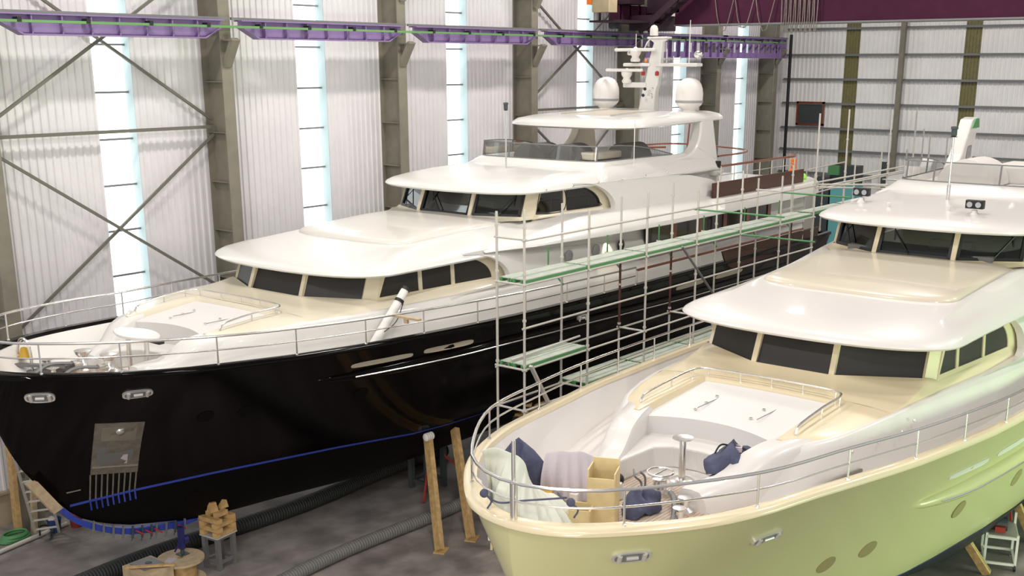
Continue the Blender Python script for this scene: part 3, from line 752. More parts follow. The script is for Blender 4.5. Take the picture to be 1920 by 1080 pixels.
yachtB, HBB = make_yacht(PB, 'cream hulled motor yacht with its bow in front, right')
# ---------------------------------------------------------------- yacht fittings
def part(mb, name, mats, parent, **k): return mb.build(name, mats, parent, **k)
def hull_feature(H, root, name, m, x, z, poly, o0=-.02, o1=.02, side=-1, **k):
    f0, f1 = hull_patch(H, x, z, poly, o0, o1, side)
    return MB().prism(poly, f0, f1).build(name, m, root, **k)
def fairlead(H, root, x, z, L, side, skew=0):
    o = hull_feature(H, root, 'fairlead', 'bright', x, z, oval(28, L, .10, 3), -.02, .035, side)
    i = hull_feature(H, o if False else root, 'fairlead_throat', 'greysteel', x, z, oval(24, L * .86, .07, 3), .0, .042, side)
    i.parent = o
    q = H.pt(x, z, side, .04); _, a, b, n = H.frame(x, z, side)
    mb = MB()
    for u in (-.62, .62): mb.cyl(q + a * u * L - b * .06, q + a * u * L + b * .06, .035, n=10)
    mb.cyl(q - a * L * .3, q + a * L * .3, .035, n=10); mb.build('roller', 'bright', o)
def dark_port(H, root, x, z, side=-1, m='hullmatt', r=.17, e=.2): 
    return hull_feature(H, root, 'porthole', m, x, z, oval(24, r, r), -.03, .008, side)
def rub_rail(H, root, x0, x1, zf, m, r=.10, strip=True):
    for sg in (-1, 1):
        xs = [x0 + (x1 - x0) * (k / 30) ** 1.2 for k in range(31)]
        rings = []
        for k, x in enumerate(xs):
            g = min(1, k / 4) ** .5; z = zf(x); p = H.pt(x, z, sg); w = r * g
            rings.append([p + V(0, -sg * .02, w * 1.35), p + V(0, sg * w * .55, w * 1.1), p + V(0, sg * w * .95, w * .2), p + V(0, sg * w * .9, -w * .35), p + V(0, sg * w * .3, -w * .9), p + V(0, -sg * .06, -w * 1.2)])
        o = MB().loft(rings, 0, True).build('rubbing_strake', m, root, sharp=60)
        if strip: MB().tube([r_[2].lerp(r_[3], .5) + V(0, sg * .004, 0) for r_ in rings[2:]], .018, 6).build('strake_strip', 'chrome', o)
def freeing_slot(H, root, x, z, L, m, h=.065, side=-1, tilt=0):
    return hull_feature(H, root, 'freeing_port', m, x, z, [(u, v + u * tilt) for u, v in oval(20, L, h, 4)], -.02, .012, side)

# ---- black yacht
r, H = yachtA, HA
rub_rail(H, r, 5.4, 26.5, lambda x: interp(x, [(5, 4.16), (6.2, 4.10), (10, 4.16), (13, 4.12), (18, 3.98), (27, 3.95)]), 'hullblack', .13)
for x, z, L in ((.57, 4.64, .25), (1.89, 4.57, .26)): fairlead(H, r, x, z, L, -1)
fairlead(H, r, 12.95, 4.27, .2, -1)
for x, z, L in ((6.78, 4.36, .75), (8.45, 4.38, .68), (18.0, 4.32, .75), (20.2, 4.32, .8)): freeing_slot(H, r, x, z, L, 'beige')
for x, z in ((13.6, 4.0), (14.7, 4.05), (16.0, 4.05)): freeing_slot(H, r, x, z, .17, 'beige', .045)
for x, z in ((3.42, 3.72), (4.22, 3.66), (6.68, 3.58), (11.07, 3.2)): dark_port(H, r, x, z)
dark_port(H, r, 3.83, 1.63, r=.2)
# stainless anchor pocket with wear strips
def pocket(u0, u1, w0, w1, o0, o1, m, nm, par):
    f = lambda off: (lambda u, w: H.pt(lerp(lerp(1.40, 2.27, u), lerp(1.62, 2.55, u), w), lerp(lerp(4.0, 3.86, u), lerp(2.8, 2.62, u), w), -1, off))
    poly = [(u0, w0), ((u0 + u1) / 2, w0), (u1, w0), (u1, lerp(w0, w1, .33)), (u1, lerp(w0, w1, .66)), (u1, w1), ((u0 + u1) / 2, w1), (u0, w1), (u0, lerp(w0, w1, .66)), (u0, lerp(w0, w1, .33))]
    return MB().prism(poly, f(o0), f(o1)).build(nm, m, par)
pk = pocket(0, 1, 0, 1, -.02, .012, 'plate', 'anchor_pocket', r)
pocket(.14, .86, .08, .34, .0, .016, 'steel', 'pocket_recess', pk); pocket(.1, .86, .46, .82, .0, .016, 'greysteel', 'pocket_recess', pk)
pocket(.26, .72, .36, .45, .0, .02, 'plate', 'pocket_bar', pk); pocket(.02, .98, .83, .86, .01, .03, 'chrome', 'pocket_bar', pk); pocket(.45, .75, .62, .8, .01, .02, 'lilac', 'pocket_fender', pk)
cpt = H.pt(1.9, 3.72, -1); _, a_, b_, n_ = H.frame(1.9, 3.72, -1)
MB().lathe([(.0, .06), (.06, .05), (.09, .02), (.1, -.02)], cpt, 16, R=Matrix((a_, b_, n_)).transposed()).build('hawse_pipe', 'chrome', pk)
for k in range(9):
    u = .02 + k * .12; xa, xb = lerp(1.60, 2.54, u), lerp(1.70, 2.60, u)
    MB().beam(H.pt(xa, lerp(2.8, 2.62, u), -1, .012), H.pt(xb, 2.2, -1, .012), .028, .02).build('wear_strip', 'plate', r)
    MB().beam(H.pt(xb, 2.2, -1, .014), H.pt(xb + .03, 1.98, -1, .014), .03, .02).build('strip_tape', 'tape', r)
MB().beam(H.pt(1.25, 2.5, -1, .01), H.pt(1.5, 2.5, -1, .01), .03, .02).build('draught_mark', 'plate', r)
# guard rail round the bow
xs = [15.0, 13.6, 12.1, 10.6, 9.05, 7.55, 6.1, 4.6, 3.05, 1.5, .5, .14, .0]
def bow_rail(H, root, xs, h0, h1, postx, m='chrome', rr=.024):
    path = [V(x + .06, -(H.hb(x) - .03) if x > .01 else 0, H.zb(x) + .04) for x in xs]
    path = path + [V(p.x, -p.y, p.z) for p in path[-2::-1]]
    hts = [lerp(h1, h0, i / (len(xs) - 1)) for i in range(len(xs))]; hts = hts + hts[-2::-1]
    posts = [xs.index(x) for x in postx]; n = len(path) - 1
    return rail(root, 'guard_rail', path, hts, posts + [n - p for p in posts if p != n - p], rr, .016, m=m)
bow_rail(H, r, xs, .56, .44, xs[:-2])
# upper deck overhang
yo = [(10.5, 2.86), (12, 3.1), (14, 3.33), (17, 3.5), (25, 3.5), (26.5, 3.35), (27.4, 2.6)]
rows = []
for i in range(30):
    x = lerp(10.3, 20.6, i / 29); y = lerp(2.74, interp(x, yo), min(1, (x - 10.3) / 1.2)); g = min(1, (x - 10.3) / 3.6)
    rows.append((x, y, g))
for sg in (-1, 1):
    mb = MB(); mb.loft([[V(x, sg * 2.3, 6.06), V(x, sg * (y - .1), 6.05), V(x, sg * y, 6.08 + .01), V(x, sg * (y - .02), 6.10 + .10 * g), V(x, sg * lerp(y, 2.6, .35), 6.12 + .24 * g), V(x, sg * lerp(2.45, 2.75, g), lerp(6.22, 6.52, g)), V(x, sg * lerp(2.0, 2.3, g), lerp(6.34, 6.58, g))] for x, y, g in rows], 0, True)
    mb.build('upper_deck_side', 'white', r, sharp=50)
mb = MB(); rr = []
for i in range(16):
    x = lerp(19.9, 27.4, i / 15); y = interp(x, yo)
    half = [(y - .12, 6.05), (y, 6.1), (y - .03, 6.44), (y - .09, 6.5), (y - .3, 6.47), (y - .5, 6.45)]
    rr.append([V(x, -a, z) for a, z in half] + [V(x, a, z) for a, z in half[::-1]])
mb.loft([q + [q[0]] for q in rr], 0, True); mb.add(rr[-1], [tuple(range(12))]); mb.add(rr[0], [tuple(range(12))]); mb.build('aft_upper_deck', 'white', r, sharp=45)
# saloon side windows under the overhang, portholes and deck light
for sg in (-1, 1):
    Y = lambda x, off: sg * (interp(x, PA['low']['wall']) + off)
    for x0, x1 in ((16.6, 18.0), (18.15, 19.4), (19.55, 20.8), (20.95, 22.2), (22.35, 23.6)):
        first = x0 < 17
        poly = [(x0 + (.25 if first else 0), 5.3), (x1, 5.3), (x1, 6.03), (x0, 6.03)] + ([(x0 + .05, 5.65)] if first else [])
        MB().prism(poly, lambda x, z: V(x, Y(x, -.05), z), lambda x, z: V(x, Y(x, .012), z)).build('saloon_window', 'tint', r)
        MB().box((x1 + .07, Y(x1, .0), 5.66), (.2, .08, .76)).build('window_pillar', 'varnish', r)
    MB().prism([(16.4, 5.2), (24.3, 5.2), (24.3, 5.27), (16.4, 5.27)], lambda x, z: V(x, Y(x, -.02), z), lambda x, z: V(x, Y(x, .06), z)).build('varnished_sill', 'varnish', r)
    for x, m in ((13.25, 'grey'), (14.4, 'grey'), (15.5, 'tint')):
        MB().lathe([(.15, 0), (.15, .02), (.12, .035), (.0, .03)], V(x, Y(x, -.01), 5.66), 20, R=Matrix(((1, 0, 0), (0, 0, sg), (0, 1, 0))), m=0).build('round_window', m, r)
    MB().box((14.95, Y(14.95, .03), 5.98), (.12, .06, .05)).build('deck_light', 'chrome', r)
    path = [V(x, sg * 3.62, 4.78) for x in (15.2, 16.8, 18.4, 20, 21.6, 23.2, 24.8)]
    o = MB().tube([p + V(0, 0, .34) for p in path], .035, 8).build('capping_rail', 'varnish', r)
    for i, p in enumerate(path):
        MB().cyl(p, p + V(0, 0, .33), .018, n=8).build('rail_post', 'chrome', o)
    hull_feature(H, r, 'boarding_gate', 'darkwood', 20.4, 4.66, [(-.95, .42), (-.8, .16), (-.5, -.06), (-.2, -.16), (5.6, -.16), (5.6, .42)], -.03, .03, sg)
l = bpy.data.lights.new('deck_spot', 'SPOT'); l.energy = 22; l.color = (1, .86, .62); l.spot_size = 1.0; l.shadow_soft_size = .03
lo = bpy.data.objects.new('deck_spot', l); C.objects.link(lo); lo.parent = r; lo.location = (14.95, -(interp(14.95, PA['low']['wall']) + .14), 6.0); lo.rotation_euler = (.3, 0, 0)
# fly band lights, arch, hardtop
for sg in (-1, 1):
    for k in range(7):
        x = 12.85 + 1.04 * k; MB().ball((x, sg * (2.50 + .035 * k), 7.26 + .01 * k), .028, 8).build('deck_stud', 'chrome', r)
    arch = spline([(19.0, 7.60), (19.7, 7.66), (20.15, 7.85), (20.42, 8.2), (20.5, 8.66)], 18)
    poly = [(15.6, 6.8), (16.0, 7.42), (17.6, 7.54)] + [tuple(p) for p in arch] + [(21.2, 8.66), (21.3, 8.0), (21.42, 7.3), (21.5, 6.4), (20.2, 6.4), (20.2, 6.8)]
    MB().prism(poly, lambda x, z: V(x, sg * (2.0 - .03 * (z - 7.5)), z), lambda x, z: V(x, sg * (2.1 + .26 * min(1, max(0, x - 16.2) / 3.2) - .08 * (z - 7.5)), z), sm=True).build('hardtop_arch', 'white' if sg < 0 else 'cream', r, bevel=.06, sharp=50)
    MB().lathe([(.02, -.16), (.2, -.12), (.27, -.03), (.28, .03), (.0, .04)], V(21.05, sg * 2.45, 7.13), 20).build('light_shelf', 'white', r)
    o = MB().box((21.05, sg * 2.5, 7.32), (.22, .22, .2)).build('navigation_light', 'black', r, bevel=.02)
mb = MB(); rings = []
for ins, dz in ((.55, .05), (.12, .0), (0, .05), (.01, .11), (.12, .2), (.4, .265), (.9, .29)):
    rings.append(plan(16.75 + ins * 1.1, 1.2, 2.28 - ins, 21.75 - ins * .4, 3.0, zf=lambda x, dz=dz: 8.45 + dz + .022 * (x - 17), ns=12))
mb.loft(rings, 0, True); mb.ladder(rings[-1]); mb.ladder(rings[0]); mb.add(rings[3][:1] + rings[3][-1:] + rings[1][-1:] + rings[1][:1], [(0, 1, 2, 3)])
ht = mb.build('hardtop', 'white', r, sharp=50)
MB().prism([(18.2, -.9), (20.2, -.75), (20.2, .75), (18.2, .9)], lambda x, y: V(x, y, 8.70 + .022 * (x - 17)), lambda x, y: V(x, y, 8.755 + .022 * (x - 17))).build('sunroof', 'beige', ht)
for y in (-.8, .8): MB().beam((17.9, y * 1.1, 8.78), (20.5, y, 8.83), .06, .05).build('sunroof_track', 'chrome', ht)
for y in (-1.48, 1.48):
    c_ = V(21.1, y, 8.82)
    o = MB().lathe([(.22, -.06), (.2, .02), (.28, .1), (.37, .18), (.39, .22), (.40, .24), (.405, .5), (.39, .63), (.345, .76), (.27, .86), (.18, .915), (.08, .945), (.015, .95)], c_, 28).build('satellite_dome', 'domewhite', r)
    MB().lathe([(.40, .235), (.412, .24), (.412, .30), (.40, .305)], c_, 28, cap=False).build('dome_band', 'grey', o)
# mast: px(x) -> across, py -> up
def mp(px, py, ds=0): return V(21.2 + ds, -(px - 1215) / 51., 8.83 + (205 - py) / 64.6)
rings = []
for px0, px1, py, d in ((1200, 1229, 208, .12), (1204, 1230, 185, .12), (1207, 1231, 168, .12), (1211, 1234, 158, .12), (1213, 1236, 140, .11), (1217, 1238, 112, .1), (1221, 1239, 92, .09), (1224, 1239, 80, .08), (1215, 1248, 73, .08)):
    a, b = mp(px0, py), mp(px1, py); rings.append([V(21.2 - d, a.y, a.z), V(21.2 - d, b.y, b.z), V(21.2 + d, b.y, b.z), V(21.2 + d, a.y, a.z)])
ms = MB().loft(rings, 0, False, closed=True, cap0=True, cap1=True).build('mast', 'white', r, bevel=.04)
def arm(px0, px1, py, w, h, nm, m='white', ds=0): return MB().beam(mp(px0, py, ds), mp(px1, py, ds), w, h).build(nm, m, ms, bevel=.03)
arm(1172, 1215, 159, .3, .16, 'radar_bracket'); arm(1172, 1220, 121, .34, .1, 'crosstree'); arm(1230, 1304, 121, .34, .1, 'crosstree'); arm(1160, 1232, 93, .12, .09, 'radar_scanner', 'domewhite', -.25); arm(1146, 1212, 131, .12, .09, 'radar_scanner', 'domewhite', -.3)
arm(1214, 1250, 71, .3, .06, 'mast_head')
for px, py in ((1181, 145), (1196, 105)): MB().lathe([(.13, -.16), (.15, -.1), (.1, -.02), (.16, .08), (.17, .16), (.1, .2), (.03, .27)], mp(px, py, -.2), 18).build('radar_pedestal', 'domewhite', ms)
MB().lathe([(.12, 0), (.125, .05), (.12, .2), (.08, .28), (.0, .31)], mp(1222, 67), 20).build('antenna_dome', 'domewhite', ms)
MB().lathe([(.06, 0), (.09, .05), (.05, .14)], mp(1179, 103), 12).build('horn', 'chrome', ms)
for px, py in ((1209, 141), (1234, 141)): MB().lathe([(.05, 0), (.06, .03), (.06, .1), (.03, .13)], mp(px, py, -.15), 12).build('signal_lamp', 'redlens', ms)
MB().lathe([(.04, 0), (.05, .05), (.02, .09)], mp(1212, 116, -.1), 10).build('signal_lamp', 'orange', ms)
for px, py in ((1218, 166), (1215, 178)): MB().ball(mp(px, py, -.3), .05, 10).build('deck_flood', 'black', ms)
for px, y0, y1 in ((1190, 93, 63), (1285, 118, 40), (1246, 118, 91), (1269, 118, 106), (1258, 118, 105)): MB().cyl(mp(px, y0), mp(px, y1), .014, n=6).build('whip_aerial', 'domewhite', ms)
MB().tube([mp(1228, 112), mp(1272, 110)], .015, 6).build('aerial_bar', 'chrome', ms)
MB().tube(spline([mp(1206, 90), mp(1210, 80), mp(1216, 73)], 8), .02, 6).build('cable', 'domewhite', ms)
MB().ball(mp(1295, 102, .2), .13, 12, sc=(1, 1.2, .9)).build('camera_head', 'chrome', ms)
for k, (px, py) in enumerate(((1226, 170), (1229, 176), (1230, 182), (1231, 165))): MB().ball(mp(px, py, -.28), .035, 8).build('deck_light', 'chrome', ms)
# flybridge furniture behind the screen
for y, w_, x in ((.75, .55, 16.3), (-.15, .5, 16.6)):
    mb = MB(); mb.loft([[V(x + dx, y + w_ * math.cos(PI * k / 12), 7.62 + .42 * math.sin(PI * k / 12)) for k in range(13)] for dx in (0, .9)], 0, True, cap0=True, cap1=True); mb.build('helm_cover', 'upholst', r)
MB().loft([[V(x, -.9 + .42 * math.cos(PI * k / 10), 7.55 + .45 * math.sin(PI * k / 10)) for k in range(11)] for x in (18.3, 19.4)], 0, True, cap0=True, cap1=True).build('seat_cover', 'upholst', r)
MB().box((18.0, .3, 7.72), (2.2, 2.6, .2)).build('sofa', 'cream', r, bevel=.05)
# light mast on the upper roof
o = MB().cyl((14.45, .05, 7.5), (14.45, .05, 9.0), .022, n=8).build('light_pole', 'chrome', r)
MB().lathe([(.07, 0), (.03, .02), (.055, .03), (.055, .15), (.07, .16), (.06, .2), (0, .21)], (14.45, .05, 9.0), 14).build('anchor_light', 'darksteel', o)
MB().cyl((16.8, -2.4, 7.25), (16.8, -2.4, 8.75), .013, n=6).build('whip_aerial', 'domewhite', r)
# aft upper deck: timber screen, rails, seats
for sg in (-1, 1):
    MB().box((23.05, sg * 2.95, 6.66), (5.9, .06, .42)).build('timber_screen', 'darkwood', r)
    path = [V(x, sg * 2.92, 6.82) for x in (20.6, 21.4, 22.2, 23, 23.8, 24.6, 25.4)]
    path.append(V(26.2, sg * 2.4, 6.82))
    o = MB().tube(spline([p + V(0, 0, .5) for p in path], 40), .035, 8).build('capping_rail', 'varnish', r)
    MB().tube(spline([p + V(0, 0, .24) for p in path], 40), .014, 6).build('mid_rail', 'chrome', o)
    for p in path: MB().cyl(p, p + V(0, 0, .5), .018, n=8).build('rail_post', 'galv', o)
mb = MB().tube(spline([V(22.6, -1.7, 7.42), V(24.4, -1.7, 7.45), V(25.6, -.6, 7.45), V(25.6, 1.8, 7.5), V(22.0, 2.2, 7.5)], 40), .03, 8); mb.build('stair_rail', 'varnish', r)
MB().box((23.3, .6, 6.75), (2.6, 2.2, .55)).box((22.4, 1.2, 7.0), (.5, 2.2, .5)).build('deck_sofa', 'domewhite', r, bevel=.08)
o = MB().cyl((26.2, 1.6, 6.5), (26.45, 1.6, 8.3), .03, n=8).build('ensign_staff', 'varnish', r)
# foredeck gear
zd = 4.37
o = MB().tube(spline([V(1.62, 1.7, zd), V(1.62, 1.7, zd + .55), V(1.66, 1.55, zd + .74), V(1.7, 1.41, zd + .55), V(1.7, 1.41, zd)], 24), .03, 8).build('bell_arch', 'chrome', r)
MB().lathe([(.12, 0), (.11, .04), (.08, .12), (.06, .2), (.0, .22)], (1.66, 1.55, zd + .36), 16).build('bell', 'yellow', o)
for x, y in ((2.55, 1.0), (2.7, .35)):
    w_ = MB().lathe([(.22, 0), (.22, .06), (.16, .1), (.12, .16), (.1, .3), (.15, .36), (.17, .42), (.08, .44), (0, .45)], (x, y, zd), 20).build('windlass', 'chrome', r)
    MB().cyl((x - .25, y, zd + .16), (x + .05, y, zd + .16), .1, n=14).build('gypsy', 'chrome', w_)
    MB().tube(spline([V(x - .2, y, zd + .2), V(x - .6, y + .2, zd + .22), V(x - 1.0, y + .15, zd + .1)], 14), .035, 6).build('anchor_chain', 'greysteel', w_)
for x, y in ((1.9, 1.0), (2.2, 1.7)): MB().lathe([(.1, 0), (.06, .05), (.05, .16), (.12, .2), (0, .22)], (x, y, zd), 14).build('bollard', 'chrome', r)
MB().box((2.0, 1.35, zd + .08), (.8, .3, .1)).beam((1.3, 1.6, zd + .3), (2.2, 1.1, zd + .15), .12, .06).build('chain_stopper', 'greysteel', r)
# ---- cream yacht
r, H = yachtB, HBB
rub_rail(H, r, 7.0, 26, lambda x: interp(x, [(7, 3.22), (8, 3.16), (11.3, 3.16), (26, 3.1)]), 'hullcream', .17)
fairlead(H, r, .98, 4.08, .27, -1); fairlead(H, r, 3.24, 3.79, .3, -1)
MB().beam((5.05, -2.03, 4.0), (6.1, -2.22, 4.0), .03, .06).build('side_vent', 'steel', r)
for x_, y_, z_ in ((5.9, -2.12, 4.35), (6.5, -2.3, 4.38), (7.2, -2.42, 4.4), (7.6, -2.46, 4.5)): MB().ball((x_, y_, z_), .03, 8).build('deck_fitting', 'bright', r)
freeing_slot(H, r, 8.4, 3.6, .68, 'deckwhite'); freeing_slot(H, r, 10.1, 3.6, .68, 'deckwhite')
for x, z in ((5.66, 2.46), (6.57, 2.5), (9.05, 2.58), (11.48, 2.54)): dark_port(H, r, x, z, m='recess', r=.19)
xs = [14.0, 12.2, 10.6, 9.0, 7.4, 5.85, 4.15, 2.3, .7, .14, 0]
bow_rail(H, r, xs, .5, .44, xs[:-2])
MB().cyl((.09, -.02, 4.55), (.09, -.02, 5.62), .028, n=10).cyl((.09, -.02, 4.55), (.09, -.02, 5.05), .05, n=10).build('jack_staff', 'chrome', r)
MB().lathe([(.17, .69), (.17, .70), (.04, .69), (.055, .66), (.055, .03), (.16, .02), (.2, 0)], (4.33, 0, 3.85), 20).build('table_pedestal', 'chrome', r)
w_ = MB().lathe([(.2, 0), (.2, .06), (.12, .1), (.1, .22), (.14, .26), (.0, .28)], (3.6, -.05, 3.85), 18).build('windlass', 'chrome', r)
MB().tube([V(3.6 + .2 * math.cos(2 * PI * k / 24), -.05 + .2 * math.sin(2 * PI * k / 24), 4.2) for k in range(24)], .018, 6, closed=True).tube([V(3.42, -.05, 4.2), V(3.78, -.05, 4.2)], .014, 6).build('hand_wheel', 'chrome', w_)
for x, y in ((3.15, -.75), (2.75, -.9)):
    o = MB().lathe([(.14, 0), (.14, .05), (.07, .1), (.06, .2), (.1, .25), (0, .26)], (x, y, 3.85), 16).build('windlass', 'chrome', r)
MB().tube(spline([V(3.5, -.3, 3.95), V(3.2, -.55, 3.98), V(2.7, -.85, 3.95), V(2.4, -.95, 3.92)], 20), .05, 7).build('anchor_chain', 'greysteel', r)
for x, y in ((4.95, .55), (4.95, -.55), (4.95, -.15)): MB().lathe([(.07, 0), (.07, .012), (.04, .02), (0, .01)], V(x - .1, y, 4.02), 14, R=Matrix(((0, 0, -1), (0, 1, 0), (1, 0, 0)))).build('bench_light', 'chrome', r)
# roof fittings
def zr(x): return interp(x, [(13.4, 6.9), (14.2, 7.0), (15.2, 7.1), (16.8, 7.2)])
for x, y in ((15.0, 1.75), (14.55, -.95)):
    o = MB().lathe([(.14, 0), (.12, .03), (.07, .1), (.06, .16), (.0, .17)], (x, y, zr(x) - .02), 16).build('searchlight_mount', 'whiteb', r)
    MB().box((x, y, zr(x) + .26), (.14, .38, .18)).build('searchlight', 'black', o, bevel=.015)
    for d in (-.09, .09): MB().cyl((x - .1, y + d, zr(x) + .26), (x - .06, y + d, zr(x) + .26), .06, n=14).build('searchlight_lens', 'chrome', o)
for x, y in ((14.6, .95), (14.7, -.35)): MB().lathe([(.03, 0), (.025, .08), (.04, .1), (.05, .16), (0, .17)], (x, y, zr(x) - .01), 10).build('roof_horn', 'domewhite', r)
o = MB().cyl((16.1, .15, zr(16.1) - .1), (16.1, .15, 8.58), .025, n=8).cyl((16.1, .15, zr(16.1) - .1), (16.1, .15, zr(16.1) + .35), .045, n=10).build('light_pole', 'chrome', r)
MB().lathe([(.09, 0), (.04, .02), (.065, .03), (.065, .17), (.085, .18), (.075, .23), (0, .24)], (16.1, .15, 8.58), 14).build('anchor_light', 'darksteel', o)
arch = [(20.6, 7.3), (20.6, 7.5), (21.0, 7.85), (21.45, 8.5), (21.6, 8.72), (22.0, 8.78), (22.15, 8.6), (21.9, 8.0), (21.9, 7.3)]
MB().prism(arch, lambda x, z: V(x, 1.5, z), lambda x, z: V(x, 1.85, z)).build('arch_leg', 'whiteb', r, bevel=.05)
MB().prism([(21.5, 8.5), (21.75, 8.74), (22.02, 8.74), (22.08, 8.5)], lambda x, z: V(x, 1.46, z), lambda x, z: V(x, 1.5, z)).build('arch_mask', 'deckgreen', r)
MB().prism([(21.3, 7.7), (21.4, 8.0), (21.6, 8.05), (21.6, 7.75)], lambda x, z: V(x, 1.46, z), lambda x, z: V(x, 1.49, z)).build('arch_opening', 'grey', r)
MB().loft([[V(x, .5 + .7 * math.cos(PI * k / 12), 7.3 + .62 * math.sin(PI * k / 12)) for k in range(13)] for x in (18.3, 19.6)], 0, True, cap0=True, cap1=True).build('helm_console', 'domewhite', r)
MB().box((20.2, -.6, 7.5), (1.4, 1.6, .5)).build('deck_sofa', 'domewhite', r, bevel=.08)
MB().lathe([(.0, 0), (.3, .01), (.3, .03), (0, .04)], (19.6, -1.4, 7.7), 20, R=Matrix(((0, 0, -1), (0, 1, 0), (1, 0, 0)))).build('speaker_cover', 'grey', r)
# ---------------------------------------------------------------- scaffolding between the yachts
YO, YI = 14.2, 14.92
SX = [17.89, 20.13, 22.45, 24.75, 27.0, 29.3, 31.45]
sca = empty('scaffold', (SX[0], YO, 0)); tag(sca, 'galvanised tube scaffold standing along the side of the black yacht', 'scaffold')
def LP(x, y, z): return (x - SX[0], y - YO, z)
TO = [7.38, 7.15, 7.35, 7.2, 7.5, 7.2, 8.8]; TI = [7.3, 7.25, 7.2, 7.35, 7.2, 7.1, 7.3]
def post(x, y, z1, rusty=None, par=sca, z0=0.):
    loc = LP(x, y, 0) if par is sca else (x - par.location.x, y - par.location.y, 0)
    o = MB().cyl((0, 0, z0), (0, 0, z1), .027, n=8).build('post', 'galv', par, loc=loc)
    if rusty: MB().cyl((0, 0, 4.0), (0, 0, 5.7), .029, n=8).build('rusty_sleeve', 'rust', o)
    MB().cyl((0, 0, z0), (0, 0, z0 + .02), .09, n=8).build('base_plate', 'galv', o)
    cp = MB()
    z = 1.3
    while z < z1 - .2: cp.cyl((0, 0, z), (0, 0, z + .045), .042, n=8); z += .95
    cp.build('coupler', 'galv', o)
    return o
for i, x in enumerate(SX):
    post(x, YO, TO[i]); post(x, YI, TI[i], rusty=True if i in (2, 3) else None)
def ledger(a, b, nm='ledger', m='galv', r=.024): 
    d = (V(b) - V(a)).normalized() * .06
    MB().cyl(LP(*(V(a) - d)), LP(*(V(b) + d)), r, n=8).build(nm, m, sca)
for i in range(len(SX) - 1):
    a, b = SX[i], SX[i + 1]
    for z in (6.76, 5.86, 4.96, 4.08, 3.2, 1.4):
        ledger((a, YO, z), (b, YO, z))
    for z in (5.86, 4.05, 3.2): ledger((a, YI, z), (b, YI, z))
for i, x in enumerate(SX):
    for z in (6.78, 5.86, 4.08, 3.2): 
        if z == 6.78 and i not in (0, 5): continue
        ledger((x, YO, z), (x, YI, z), 'transom')
    if i: ledger((x, YI, 5.84), (x, YI + .38, 5.84), 'bracket', 'galv'); ledger((x, YI, 5.5), (x, YI + .36, 5.82), 'bracket', 'deckgreen', .02)
    if i: ledger((x, YI + .38, 5.84), (x, YI + .38, 6.2), 'bracket', 'deckgreen', .018)
MB().beam(LP(SX[0] + .15, YO - .05, 4.15), LP(SX[0] + 1.35, YO - .05, 2.3), .09, .05).build('diagonal_brace', 'galv', sca)
MB().cyl(LP(24.0, YO - .03, 5.9), LP(26.2, YO - .03, 4.0), .03, n=8).build('diagonal_brace', 'greysteel', sca)
for (x, z, y1) in ((24.75, 6.72, 11.9), (27.0, 5.85, 12.1), (29.3, 6.75, 12.2)): MB().cyl(LP(x, YO + .1, z), LP(x, y1, z), .022, n=8).build('tie_tube', 'deckgreen', sca)
def board(a, b, y, z, w, label, group, ty=0.):
    r = empty('scaffold_board', ((a + b) / 2, y, z)); tag(r, label, 'board', group)
    L = (b - a) - .06
    MB().box((0, 0, .03), (L - .04, w - .012, .02)).build('deck_panel', 'deckply', r)
    for s_ in (-1, 1): MB().box((0, s_ * (w / 2 - .012), -.02), (L, .02, .08)).build('side_channel', 'deckgreen', r)
    e = MB()
    for s_ in (-1, 1):
        for t in (-.3, .3): e.box((s_ * (L / 2 + .005), t * w, -.01), (.05, .04, .09))
    e.build('end_hook', 'deckgreen', r)
ordn = ['first', 'second', 'third', 'fourth', 'fifth', 'sixth']
G1, G2 = 'green-edged boards of the upper walkway', 'green-edged boards of the lower walkway'
for i in range(6):
    a, b = SX[i], SX[i + 1]; w = ordn[i] + ' bay from the bow end'
    board(a, b, 14.38, 5.92, .33, 'green-edged scaffold board, outer row of the upper walkway, ' + w, G1)
    board(a, b, 14.72, 5.92, .33, 'green-edged scaffold board, middle row of the upper walkway, ' + w, G1)
    if i: board(a, b, 14.45, 3.26, .36, 'green-edged scaffold board, low walkway outer row, ' + w, G2)
    if i: board(a, b, 14.82, 3.26, .3, 'green-edged scaffold board, low walkway inner row, ' + w, G2)
board(SX[0], SX[1], 14.38, 4.14, .33, 'short green-edged scaffold board outside on the middle lift at the bow end', G2)
board(SX[0], SX[1], 14.73, 4.14, .33, 'short green-edged scaffold board inside on the middle lift at the bow end', G2)
o = MB().cyl((0, 0, 0), (2.6, .12, .02), .025, n=8).build('loose_tube', 'galv'); o.location = (17.95, 14.6, 4.22); tag(o, 'loose pale scaffold tube lying on the short middle boards', 'tube')
# taller scaffold at the stern of the cream yacht
sb = empty('scaffold', (33.6, 13.2, 0)); tag(sb, 'taller pale scaffold of thin uprights beyond the cream yacht, near the end wall', 'scaffold')
for x, y, z in ((33.5, 14.2, 8.85), (36.9, 14.2, 8.75), (39.1, 14.2, 8.75), (33.6, 15.2, 6.9), (36.4, 15.1, 7.2), (38.6, 15.1, 7.3), (40.6, 14.2, 7.8), (42.4, 14.2, 7.6), (41.2, 15.2, 7.2), (43.5, 15.2, 7.1), (37.2, 17.6, 6.7), (38.6, 17.8, 6.8), (40.5, 18, 6.8), (43, 18.2, 6.9)): post(x, y, z, par=sb)
post(41.9, 14.9, 7.9, True, sb); post(31.6, 14.95, 6.75, True, sb); post(38.9, 18.0, 6.0, True, sb)
def led2(a, b, nm='ledger', m='galv', r=.026): MB().cyl(V(a) - sb.location, V(b) - sb.location, r, n=8).build(nm, m, sb)
for z in (6.86, 6.72): led2((31.4, 14.15, z), (41, 14.15, z))
